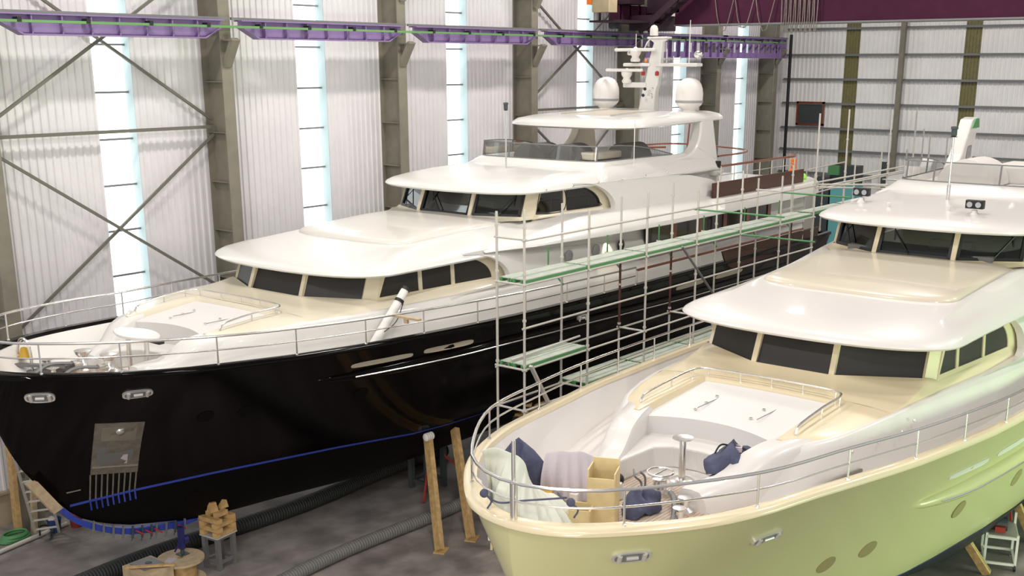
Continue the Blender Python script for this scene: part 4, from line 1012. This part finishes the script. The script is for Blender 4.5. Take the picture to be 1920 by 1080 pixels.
led2((31.4, 14.25, 6.8), (33.6, 12.9, 6.7)); led2((31.5, 14.1, 6.72), (34.0, 12.8, 6.55)); led2((34, 15.2, 6.4), (43.5, 15.2, 6.4)); led2((37.2, 17.7, 6.5), (43, 18.2, 6.5)); led2((37.2, 17.7, 5.6), (43, 18.2, 5.6)); led2((33.5, 14.2, 5.5), (39.1, 14.2, 5.5))
for x in (36.9, 39.1, 42.4): led2((x, 14.2, 6.3), (x, 15.2, 6.3), 'transom')
for i, (x, nm) in enumerate(((32.5, 'nearest'), (35.2, 'middle'), (38.0, 'farthest'))):
    board(x - 1.1, x + 1.5, 14.5, 5.95, .4, 'green-edged scaffold board past the black yacht stern, %s of three' % nm, G1)
# ---------------------------------------------------------------- loose things
def one(mb, name, m, loc, label, cat, group=None, rz=0, **k):
    o = mb.build(name, m, None, **k); o.location = loc; o.rotation_euler = (0, 0, rz); return tag(o, label, cat, group)
def prop(base, top, w, d, label, foot=True):
    r = empty('timber_prop', base); tag(r, label, 'prop', 'timber props'); t = V(top) - V(base)
    MB().beam((0, 0, .03), t, w, d, up=(1, 0, 0)).build('post', 'wood', r)
    MB().beam(V(0, -d * .52, .1), t * .97 + V(0, -d * .52, 0), w * .25, .012, up=(1, 0, 0)).build('batten', 'woodpale', r)
    if foot: MB().box((.05, 0, .015), (.34, .26, .03), .4).build('foot_block', 'wood', r)
    return r
prop((16.80, 15.68, 0), (18.05, 17.13, 1.98), .2, .12, 'pine prop standing against the black hull, left one of two')
prop((17.71, 15.58, 0), (18.95, 17.12, 1.95), .2, .12, 'pine prop standing against the black hull, right one of two')
prop((22.95, 6.02, 0), (22.5, 6.6, 1.1), .16, .12, 'timber prop under the cream hull beside the wheeled trolley', False)
prop((25.2, 5.7, 0), (24.9, 6.2, 1.15), .16, .12, 'timber prop cut by the right edge, under the cream hull', False)
o = MB()
for k in range(4): o.ball((.06 * (k - 1.5), 0, .0), .09, 10, sc=(.6, 1, 1.1))
one(o, 'padding_cloth', 'cling', (18.0, 17.06, 2.03), 'white rag padding wedged on top of the left pine prop', 'padding')
one(MB().beam((0, 0, 0), (.1, .1, 2.35), .2, .1), 'timber_post', 'wood', (11.66, 23.75, 0), 'upright pine post at the far left beside the ladder', 'post')
one(MB().beam((0, 0, 0), (.12, -.1, 1.9), .09, .12), 'timber_post', 'woodpale', (11.95, 23.6, 0), 'darker timber batten leaning next to the upright pine post', 'post')
# step ladder
r = empty('ladder', (11.86, 23.35, 0)); tag(r, 'aluminium ladder leaning at the bow of the black yacht', 'ladder')
A0, A1, T = V(0, 0, 0), V(.42, -.22, 0), V(-1.42, -2.3, 2.75)
for b in (A0, A1): MB().beam(b, b + T, .06, .03).build('stile', 'galv', r)
for k in range(8):
    g = (k + .7) / 8; a, b = A0 + T * g, A1 + T * g; MB().beam(a, b, .045, .03).build('rung', 'galv', r)
# buckets
def bucket(loc, m, label, stuffm):
    r = empty('bucket', loc); tag(r, label, 'bucket', 'buckets by the ladder')
    MB().lathe([(.12, 0), (.155, .3), (.165, .3), (.165, .32), (.15, .32), (.14, .22), (0, .22)], n=20).build('pail', m, r)
    MB().tube([V(.16 * math.cos(a), .16 * math.sin(a) * .3 + .1, .3 - .12 * math.sin(a)) for a in [PI * k / 12 for k in range(13)]], .006, 5).build('handle', 'galv', r)
    mb = MB()
    for k in range(6): mb.ball((random.uniform(-.08, .08), random.uniform(-.08, .08), .3 + random.uniform(-.02, .04)), .07, 8, sc=(1, .8, .6))
    mb.build('rags', stuffm, r)
bucket((12.25, 23.25, 0), 'bluebucket', 'blue bucket filled with pale rags on the floor by the ladder', 'lilac')
bucket((12.72, 23.15, 0), 'redbucket', 'red bucket on the floor to the right of the blue bucket', 'redbucket')
r = empty('angle_grinder', (11.95, 22.95, .05), .8); tag(r, 'small dark power tool lying on the floor in front of the buckets', 'tool')
MB().cyl((0, 0, .03), (.32, 0, .04), .045, .035, 12).build('motor_body', 'darksteel', r); MB().cyl((-.06, 0, 0), (-.06, 0, .08), .05, n=12).build('gear_head', 'greysteel', r)
MB().tube(spline([V(.32, 0, .04), V(.42, .12, .1), V(.25, .25, .16), V(.0, .2, .05)], 14), .018, 6).build('power_cord', 'black', r)
mb = MB()
for k in range(7): mb.tube([V(.34 * math.cos(2 * PI * j / 20) * (1 - .04 * k), .2 * math.sin(2 * PI * j / 20) * (1 + .05 * (k % 3)), .03 + .022 * k) for j in range(20)], .022, 6, closed=True)
one(mb, 'hose_coil', 'deckgreen', (11.45, 23.5, 0), 'coil of green hose on the floor at the far left', 'hose')
one(MB().cyl((-1.1, 0, .06), (1.0, .4, .06), .05, n=10), 'floor_tube', 'galv', (11.6, 22.95, 0), 'pale tube lying on the floor in front of the green hose', 'tube')
# flexible ducts on the floor
def duct(a, b, rad, m, label):
    a, b = V(a), V(b); n = int((b - a).length / .07); pts, rr = [], []
    for i in range(n * 2 + 1):
        g = i / (2 * n); p = a.lerp(b, g); p.y += .12 * math.sin(g * 9); pts.append(p - a); rr.append(rad * (1 if i % 2 else .9))
    o = MB().tube(pts, rr, 14, sm=True).build('floor_duct', m); o.location = a; tag(o, label, 'duct')
duct((10.6, 19.98, .19), (21.5, 19.75, .19), .19, 'blackduct', 'black flexible duct on the floor under the black yacht keel')
duct((12.9, 16.9, .15), (24.5, 17.2, .15), .15, 'silver', 'dark grey ribbed duct on the floor passing behind the pine props')
# forefoot: taped batten with clamps, plank at the stem, jack
kp = [V(10.30, 19.27, 2.22), V(10.62, 19.27, 1.87), V(11.2, 19.27, 1.52), V(11.76, 19.27, 1.31), V(12.4, 19.27, 1.18), V(13.2, 19.27, 1.06)]
c = spline(kp, 30); r = empty('keel_batten', kp[0]); tag(r, 'blue taped batten clamped along the forefoot of the black yacht', 'batten')
mb = MB(); mb.loft([[p - kp[0] + V(0, -.10, .0), p - kp[0] + V(0, .10, .0), p - kp[0] + V(-.02, .10, -.12 * min(1, (29 - i) / 5 + .35)), p - kp[0] + V(-.02, -.10, -.12 * min(1, (29 - i) / 5 + .35))] for i, p in enumerate(c)], 0, True, closed=True, cap0=True, cap1=True); mb.build('taped_board', 'tape', r)
for k, i in enumerate((7, 9, 11, 13, 15, 17, 19, 20, 22, 24, 26)):
    p = c[i] - kp[0]; t = (c[i + 1] - c[i - 1]).normalized()
    mb = MB().beam(p + V(0, -.14, .06), p + V(-.03, -.14, -.19), .04, .03).beam(p + V(0, -.14, -.13), p + V(0, .1, -.14), .03, .03).cyl(p + V(-.03, -.14, -.19), p + V(-.05, -.12, -.25), .01, n=6)
    mb.build('clamp', 'greysteel' if k not in (4, 5, 6, 9) else 'darksteel', r)
    if k in (4, 5, 6, 9): MB().beam(p + V(.05, -.16, -.05), p + V(.2, -.16, -.17), .05, .03).build('clamp_handle', 'redpaint', r)
one(MB().hexa([(-.28, 0, .44), (-.07, 0, .44), (.35, 0, -.20), (.17, 0, -.26), (-.28, .12, .44), (-.07, .12, .44), (.35, .12, -.20), (.17, .12, -.26)]), 'stem_plank', 'woodpale', (9.9, 19.06, 2.44), 'worn plank padding fixed over the stem of the black yacht', 'plank')
r = empty('cable_reel', (12.5, 18.85, 0)); tag(r, 'wooden cable reel used as a stand under the blue jack', 'reel')
MB().lathe([(.47, .46), (.47, .51), (.06, .51), (.06, .46)], n=28).build('top_flange', 'woodpale', r); MB().lathe([(.47, 0), (.47, .05), (.05, .05)], n=28).build('bottom_flange', 'woodpale', r); MB().lathe([(.3, .05), (.3, .46)], n=20).build('drum', 'wood', r)
r = empty('keel_jack', (12.62, 18.95, .51)); tag(r, 'dark blue screw jack propped under the keel of the black yacht', 'jack')
MB().box((0, 0, .01), (.2, .2, .02)).cyl((0, 0, .02), (0, 0, .16), .04, n=10).build('foot', 'darksteel', r); MB().box((0, 0, .36), (.1, .1, .48)).build('column', 'bluesteel', r); MB().lathe([(0, -.06), (.09, -.05), (.09, .05), (0, .06)], (.08, 0, .3), 16, R=Matrix(((0, 0, 1), (0, 1, 0), (1, 0, 0)))).build('gear_case', 'bluesteel', r); MB().beam((-.03, -.02, .3), (-.22, -.06, .14), .025, .025).build('crank', 'bluesteel', r)
one(MB().box((0, 0, .03), (.26, .17, .06)).box((-.16, .0, .02), (.1, .06, .04)), 'tin_box', 'lilac', (12.2, 18.78, .51), 'small pale box lying on the cable reel', 'box', rz=.5)
r = empty('wooden_crate', (11.77, 18.9, 0), 0); tag(r, 'low wooden crate with a grey lid at the bottom edge, left of the cable reel', 'crate')
MB().box((0, 0, .29), (.66, .76, .58)).build('body', 'woodpale', r, bevel=.008)
MB().box((.03, .06, .592), (.46, .5, .02)).build('lid_panel', 'greysteel', r); MB().lathe([(.07, 0), (.06, .015), (0, .02)], (.06, .06, .60), 14).build('lid_hole', 'darksteel', r)
one(MB().beam((-.45, 0, 0), (.5, 0, 0), .07, .035), 'timber_batten', 'wood', (11.7, 18.75, .635), 'pale batten lying across the lid of the wooden crate', 'batten', rz=-.75)
r = empty('chain_trestle', (10.9, 18.9, 0)); tag(r, 'small bent steel trestle with a chain at the bottom left edge', 'trestle')
MB().tube([V(-.35, .2, 0), V(.05, .0, .5), V(.1, -.15, 0)], .025, 8).build('frame', 'galv', r); MB().tube(spline([V(.05, 0, .5), V(.25, -.05, .25), V(.45, -.1, .05)], 12), .02, 6).build('chain', 'darksteel', r)
# steel stool with timber crib
r = empty('steel_stand', (13.45, 18.85, 0), .12); tag(r, 'grey steel stand carrying a crib of pine blocks beside the keel', 'stand')
for a in (-.21, .21):
    for b in (-.19, .19): MB().box((a, b, .36), (.09, .09, .72)).build('leg', 'greysteel', r)
for z in (.16, .68):
    for s_ in (-1, 1): MB().box((0, s_ * .19, z), (.34, .05, .06)).box((s_ * .21, 0, z), (.05, .34, .06)).build('cross_bar', 'greysteel', r)
MB().box((0, 0, .735), (.56, .52, .03)).build('top_plate', 'galv', r)
lay = ['bottom', 'second', 'third', 'fourth', 'fifth']
for L in range(5):
    for s_ in (-1, 1):
        w = .23 if L < 4 else .12; ang = .12 + (PI / 2 if L % 2 else 0)
        off = Matrix.Rotation(ang, 3, 'Z') @ V(0, s_ * (.185 if L < 4 else .11), 0)
        one(MB().box((0, 0, .05), (.56 if L < 4 else .3, .13, .096)), 'timber_block', 'wood', (13.45 + off.x, 18.85 + off.y, .752 + .098 * L), 'pine block in the crib on the steel stand, %s layer, %s side' % (lay[L], 'near' if s_ < 0 else 'far'), 'block', 'pine blocks of the crib', ang, bevel=.004)
for k, (dx, dy, nm) in enumerate(((-.1, 0, 'left'), (.17, .02, 'right'))):
    one(MB().hexa([(-.1, -.07, 0), (.1, -.07, 0), (.1, .07, 0), (-.1, .07, 0), (-.05, -.06, .2), (.06, -.06, .2), (.06, .06, .2), (-.05, .06, .2)]), 'timber_wedge', 'wood', (13.45 + dx, 18.85 + dy, 1.243), 'pine wedge on top of the crib, %s of the pair' % nm, 'wedge', 'wedges on the crib')
# stand further back under the hull
r = empty('keel_stand', (19.55, 18.6, 0)); tag(r, 'dark steel stand with red braces under the black hull behind the pine props', 'stand')
for a in (-.28, .28):
    for b in (-.28, .28): MB().box((a, b, .55), (.12, .12, 1.1)).build('leg', 'darksteel', r)
for z in (.2, 1.08): MB().box((0, -.28, z), (.6, .08, .08)).box((0, .28, z), (.6, .08, .08)).box((-.28, 0, z), (.08, .6, .08)).box((.28, 0, z), (.08, .6, .08)).build('cross_bar', 'darksteel', r)
for a in (-1, 1): MB().beam((a * .25, -.3, .85), (a * .95, -.75, .05), .05, .05).build('brace', 'redpaint', r)
MB().beam((.25, .3, .85), (.9, .8, .05), .05, .05).build('brace', 'redpaint', r)
for k in range(3): one(MB().box((0, 0, .04), (.95 - .1 * k, .26, .08)), 'timber_block', 'wood', (19.55, 18.45 + .28 * (k - 1) + .28, 1.13), 'pine board laid on the dark keel stand, %s' % ('near edge', 'middle', 'far edge')[k], 'block', rz=.1 * k)
r = empty('timber_crib', (22.4, 17.6, 0)); tag(r, 'stack of splayed timber blocks under the black hull behind the guard rail', 'crib')
mb = MB()
MB().box((0, 0, .7), (.7, .6, 1.4)).build('steel_box', 'darksteel', r)
for k in range(6): MB().box((0, 0, 1.45 + .07 * k), (1.2, .16, .065), rz=.5 * (k % 3) - .4).build('timber', 'wood', r)
r = empty('trestle', (17.75, 14.9, 0)); tag(r, 'cream wooden trestle feet standing left of the cream bow', 'trestle')
for y in (-.45, .1):
    MB().beam((0, y, .35), (-.2, y - .15, 0), .05, .05).build('foot', 'boxcard', r); MB().beam((0, y, .35), (.25, y + .1, 0), .05, .05).build('foot', 'boxcard', r); MB().beam((0, y, .3), (0, y, 1.2), .06, .06).build('upright', 'boxcard', r)
MB().beam((0, -.45, .36), (0, .1, .36), .06, .06).build('spreader', 'boxcard', r)
# trolley under the cream hull
r = empty('wheeled_trolley', (23.75, 6.05, 0), .35); tag(r, 'white wheeled trolley carrying red machinery under the cream hull', 'trolley')
fr = MB()
for a in (-.42, .42):
    for b in (-.3, .3): fr.box((a, b, .45), (.05, .05, .7 if a < 0 else 1.1))
for z in (.14, .72): fr.box((0, -.3, z), (.88, .05, .05)).box((0, .3, z), (.88, .05, .05)).box((-.42, 0, z), (.05, .6, .05)).box((.42, 0, z), (.05, .6, .05))
fr.build('frame', 'domewhite', r); MB().box((0, 0, .75), (.86, .6, .02)).build('tray', 'galv', r)
for a in (-.42, .42):
    for b in (-.3, .3): MB().cyl((a, b - .02, .07), (a, b + .02, .07), .07, n=14).build('wheel', 'black', r)
MB().box((.0, .05, .85), (.7, .2, .12)).beam((.3, -.2, .85), (-.1, -.1, 1.4), .05, .05).build('winch', 'redpaint', r); MB().cyl((-.1, -.1, .9), (-.1, .2, .9), .14, n=16).cyl((.15, -.1, .95), (.15, .2, .95), .1, n=16).build('motor', 'darksteel', r)
# table on the foredeck of the black yacht
r = empty('foredeck_table', (12.05, 18.97, 4.37), .0); tag(r, 'white boat-shaped table on two steel legs on the black yacht foredeck', 'table')
poly = [(math.cos(a) * .30 * (1 + .0 * math.cos(a)), math.sin(a) * .78) for a in [2 * PI * k / 40 for k in range(40)]]
poly = oval(40, .32, .68, 1.6)
MB().prism(poly, lambda x, y: V(x, y, .84), lambda x, y: V(x, y, .89)).build('table_top', 'white', r, bevel=.015)
for y in (-.3, .3): MB().lathe([(.07, 0), (.045, .03), (.045, .82), (.08, .84)], (0, y, 0), 14).build('leg', 'chrome', r)
MB().box((.1, -.4, .78), (.12, .5, .08)).build('table_slide', 'black', r)
# white duct tube at the rail of the black yacht
r = empty('vent_tube', (15.6, 16.38, 4.5)); tag(r, 'white tube with black bands leaning on the black yacht guard rail', 'tube')
MB().cyl((.16, .04, .18), (1.1, 0, 1.2), .1, .085, 14).build('tube_body', 'cling', r)
for g in (.8, .98): MB().cyl(V(1.1, 0, 1.2) * g, V(1.1, 0, 1.2) * (g + .04), .1, n=14).build('band', 'black', r)
MB().tube(spline([V(.35, -.1, .45), V(.65, -.15, .62), V(.92, -.1, .95)], 10), .01, 5).build('cord', 'black', r)
one(MB().box((0, 0, 0), (.1, .75, .04)).box((0, 0, -.07), (.05, .1, .1)), 'timber_bracket', 'woodpale', (16.05, 15.75, 5.30), 'short board clamped on the guard rail beside the white tube', 'board')
r = empty('life_light', (35.2, 16.7, 6.45)); tag(r, 'orange float standing on the aft upper deck corner of the black yacht', 'float')
MB().lathe([(.1, 0), (.16, .12), (.16, .35), (.08, .42)], n=16).build('float_body', 'orange', r); MB().box((0, 0, .58), (.16, .16, .3)).build('float_top', 'orange', r, bevel=.03)
one(MB().lathe([(.12, 0), (.15, .06), (.13, .14), (.08, .2), (0, .22)], n=12), 'helmet_bag', 'lime', (35.9, 16.7, 6.45), 'small lime green bundle on the stern corner of the black yacht upper deck', 'bundle')
r = empty('workshop_machine', (47.0, 19.8, 0)); tag(r, 'teal cabinet machine standing near the end wall behind the scaffold', 'machine')
MB().box((0, 0, 2.6), (.8, 1.1, 5.2)).build('cabinet', 'teal', r); MB().box((.1, .1, 5.6), (.6, 1.2, .8)).build('hood', 'darksteel', r); MB().box((-.1, .5, 5.8), (.5, .5, .4)).build('panel', 'deckgreen', r); MB().box((0, .95, 2.6), (.7, .6, 5.8)).build('side_cabinet', 'darksteel', r)
r = empty('site_cabin', (48.2, 17.4, 0)); tag(r, 'pale site cabin wall with dark posts beside the teal machine', 'cabin')
MB().box((0, 0, 2.9), (1.6, 3.0, 5.4)).build('cabin_wall', 'endclad', r)
for y in (-1.4, 1.0): MB().box((-.85, y, 3.1), (.12, .25, 6.2)).build('cabin_post', 'darksteel', r)
MB().box((-.2, 4.4, 2.5), (.9, 2.6, 5.0)).build('store_box', 'galv', r)
# ---- things lying on the cream yacht foredeck
BX, BY = PB['tip'], PB['Y']; ZD = 3.865
def cloth(name, m, loc, label, cat, base, ridge, group=None, n=26, fold=.05, seed=1, rz=0):
    """draped cloth: lofted from a ridge line down to a wavy hem"""
    rnd = random.Random(seed); ph = [rnd.uniform(0, 6) for _ in range(6)]
    R, B = spline(ridge, n), spline(base, n); rows = []
    for j in range(13):
        g = j / 12; row = []
        for i in range(n):
            p = R[i].lerp(B[i], g); q = B[i] - R[i]; d = V(-q.y, q.x, 0); d = d.normalized() if d.length > .05 else V(1, 0, 0)
            nrm = V(q.x, q.y, 0).normalized() if V(q.x, q.y, 0).length > .05 else V(-1, -.3, 0).normalized()
            wv = math.sin(i * 1.15 + ph[0]) + .6 * math.sin(i * .53 + ph[1] + g * 2) + .35 * math.sin(i * 2.3 + ph[2] - g * 3)
            row.append(p + nrm * (wv * fold * (.04 + g) + .10 * math.sin(PI * g)) + V(0, 0, .008 * math.sin(i * .5 + ph[3]) * (1 - g)))
        rows.append(row)
    o = MB().loft(rows, 0, True).build(name, m, sharp=180, recalc=True); sol = o.modifiers.new('thickness', 'SOLIDIFY'); sol.thickness = .012; sb_ = o.modifiers.new('smooth', 'SUBSURF'); sb_.levels = 1; sb_.render_levels = 1
    o.location = loc; tag(o, label, cat, group); return o
cloth('dust_sheet', 'sheetcloth', (BX, BY, 0), 'pale dust sheet draped over a tall support at the tip of the cream bow', 'cloth',
      [V(1.25, 1.3, 3.88), V(.75, .85, 3.9), V(.42, .45, 4.0), V(.42, .12, 3.98), V(.7, -.05, 3.9), V(1.15, .0, 3.88), V(1.6, .15, 3.87), V(1.95, .42, 3.87)], [V(.62, .95, 5.14), V(.55, .86, 5.2), V(.66, .7, 5.22), V(.85, .55, 5.1), V(.98, .5, 4.95), V(1.1, .52, 4.68), V(1.35, .55, 4.45), V(1.75, .6, 4.25)], fold=.10, n=60, seed=3)
def heap(name, m, loc, label, cat, rx, ry, h, seed, n=30, rough=1.):
    rnd = random.Random(seed); ph = [rnd.uniform(0, 6) for _ in range(8)]; rows = []
    for j in range(11):
        g = j / 10; row = []
        for i in range(n):
            a = 2 * PI * i / n; w = 1 + .2 * rough * math.sin(2 * a + ph[0]) + .14 * rough * math.sin(4 * a + ph[1] + g * 3) + .06 * rough * math.sin(9 * a + ph[4] - 5 * g)
            q = math.cos(g * PI / 2 * .98) ** .6
            z = h * (g ** .7) * (1 + .3 * math.sin(2 * a + ph[2]) * g) + .05 * rough * math.sin(5 * a + ph[3] + 7 * g) * (1 - g * .5)
            row.append(V(rx * math.cos(a) * w * q, ry * math.sin(a) * w * q, max(0, z)))
        rows.append(row)
    o = MB().loft(rows, 0, True, closed=True, cap1=True).build(name, m, sharp=70); o.location = loc; return tag(o, label, cat)
heap('work_jacket', 'navycloth', (BX + 2.1, BY + 1.45, ZD), 'crumpled navy jacket heaped behind the dust sheet on the cream bow', 'jacket', .5, .36, .72, 5, 40, 1.1)
cloth('towel', 'lilac', (BX, BY, 0), 'lilac grey towel hung over gear right of the navy jacket', 'towel',
      [V(2.05, 1.05, 4.1), V(2.2, .8, 4.0), V(2.45, .55, 3.9), V(2.85, .42, 3.9), V(3.1, .5, 3.95)], [V(2.3, 1.15, 4.62), V(2.55, .98, 4.6), V(2.8, .85, 4.55), V(3.05, .72, 4.42), V(3.25, .65, 4.25)], fold=.045, n=40, seed=8)
one(MB().box((0, 0, .14), (.6, .5, .28)), 'storage_box', 'yellow', (BX + 2.1, BY + 1.15, ZD), 'yellow box half hidden below the navy jacket and towel', 'box', rz=.5)
one(MB().box((0, 0, .1), (.5, .4, .2)), 'white_box', 'domewhite', (BX + 2.5, BY + .85, ZD), 'white box under the lilac towel on the cream bow', 'box', rz=.3)
def panels(r, w, hs, m='boxcard'):
    for (dx, dy, sx, sy), h, nm in zip(((-w, 0, .022, 2 * w), (0, -w, 2 * w, .022), (w, 0, .022, 2 * w), (0, w, 2 * w, .022)), hs, ('front_panel', 'side_panel', 'back_panel', 'side_panel')):
        MB().box((dx, dy, h / 2), (sx, sy, h)).build(nm, m, r)
    MB().box((0, 0, .012), (2 * w, 2 * w, .02)).build('bottom_panel', m, r)
r = empty('plywood_box', (BX + 2.12, BY - .02, ZD), .42); tag(r, 'tall open cream plywood box near the tip of the cream bow', 'box', 'cream plywood boxes')
panels(r, .19, (.72, .80, .90, .84))
r = empty('plywood_box', (BX + 1.72, BY + .08, ZD), .42); tag(r, 'low cream plywood box to the left of the tall plywood box', 'box', 'cream plywood boxes')
panels(r, .14, (.32, .32, .34, .34))
heap('fabric_bag', 'navycloth', (BX + 2.85, BY - .2, ZD), 'navy blue fabric heap on the planks right of the plywood box', 'bag', .34, .3, .28, 4)
o = heap('tool_bag', 'navycloth', (BX + 4.42, BY - .82, 4.2), 'navy bag with straps lying on the foredeck bench of the cream yacht', 'bag', .42, .36, .34, 9)
MB().tube(spline([V(-.3, .1, .2), V(-.05, .05, .36), V(.1, -.2, .3), V(.12, -.33, .05)], 16), .018, 6).tube(spline([V(-.2, .22, .2), V(0, .2, .34), V(.25, .1, .25)], 12), .015, 6).build('strap', 'black', o)
MB().box((.05, -.08, .32), (.14, .1, .08), .4).build('buckle', 'lilac', o)
r = empty('vacuum_cleaner', (BX + 3.0, BY + .42, ZD)); tag(r, 'small white and black vacuum cleaner by the seat arm on the cream bow', 'vacuum')
MB().lathe([(.16, 0), (.17, .1), (.15, .24), (.06, .3), (0, .3)], n=18).build('vacuum_body', 'domewhite', r); MB().ball((.1, -.03, .26), .1, 12).build('motor_cap', 'black', r); MB().tube(spline([V(-.1, .1, .2), V(-.3, .3, .25), V(-.2, .6, .1), V(.1, .7, .05)], 20), .025, 8).build('hose', 'black', r)
one(MB().tube(spline([V(.0, 0, .0), V(.08, .05, .18), V(-.02, .1, .3), V(.1, .2, .35)], 14), .018, 6).tube(spline([V(.1, .0, .0), V(.14, .02, .25), V(.06, .06, .36)], 12), .018, 6), 'hand_tool', 'greysteel', (BX + 3.3, BY + .1, ZD), 'steel tool standing between the vacuum cleaner and the hand wheel', 'tool')
mb = MB()
mb.tube(spline([V(.12, .5, 4.78), V(.3, .4, 4.62), V(.5, .1, 4.66), V(.8, -.3, 4.7), V(1.0, -.1, 4.6), V(1.2, .1, 4.55)], 40), .014, 6)
for c_ in ((.12, .5, 4.78), (.6, -.55, 4.76)): mb.ball(c_, .06, 8); mb.tube(spline([V(c_), V(c_) + V(.05, -.08, -.1), V(c_) + V(.0, -.05, -.2)], 8), .014, 6)
one(mb, 'mooring_line', 'navycloth', (BX, BY, 0), 'navy rope tied to the guard rail across the dust sheet', 'rope')
# ---------------------------------------------------------------- camera and light
sc = bpy.context.scene
cam = bpy.data.cameras.new('camera'); co = bpy.data.objects.new('camera', cam); C.objects.link(co); sc.camera = co
F, YAW, TILT, PX, PY = 2149., math.radians(38.23), math.radians(15.6), 991., 717.
co.location = (0, 0, 10.2)
co.rotation_euler = (PI / 2 - TILT, 0, YAW - PI / 2)
cam.sensor_width = 36; cam.lens = F * 36 / 1920
cam.shift_x = (960 - PX) / 1920; cam.shift_y = (PY - 540) / 1920
cam.clip_end = 300
def area(name, loc, size, power, col=(1, .96, .9), rot=(0, 0, 0), sy=None):
    l = bpy.data.lights.new(name, 'AREA'); l.energy = power; l.color = col; l.shape = 'RECTANGLE'; l.size = size; l.size_y = sy or size
    o = bpy.data.objects.new(name, l); C.objects.link(o); o.location = loc; o.rotation_euler = rot
    return o
for x in (4, 13, 22, 31, 41):
    for y in (2, 11, 19.5): area('bay_lamp', (x, y, 15.6), 1.6, (370 if y < 19 else 420) * (1.25 if x > 30 and y < 10 else 1), (1, .95, .90), sy=.5)
g = area('side_lamp', (24, -10, 2.6), 9, 430, (.64, 1, .52), (math.radians(88), 0, .1), 2.5); g.data.spread = math.radians(75)
g = area('fill_light', (-5, -2, 4), 5, 250, (1, .92, .76), (math.radians(82), 0, -1.0), 3); g.data.spread = math.radians(80)  # unseen warm fill, added to brighten the forward part of the cream hull
area('fill_light', (-7, 1, 14.5), 7, 900, (1, .96, .92), (math.radians(58), 0, math.radians(-62)), 4)  # soft fill added high behind the camera to lift upright white faces
w = bpy.data.worlds.new('hall air'); sc.world = w; w.use_nodes = True
w.node_tree.nodes['Background'].inputs[0].default_value = (.9, .93, 1, 1); w.node_tree.nodes['Background'].inputs[1].default_value = .55
sc.view_settings.view_transform = 'Standard'; sc.view_settings.look = 'None'; sc.view_settings.gamma = 1; sc.view_settings.exposure = .12
sc.view_settings.use_curve_mapping = False
sc.cycles.use_denoising = True
sc.cycles.max_bounces = 8
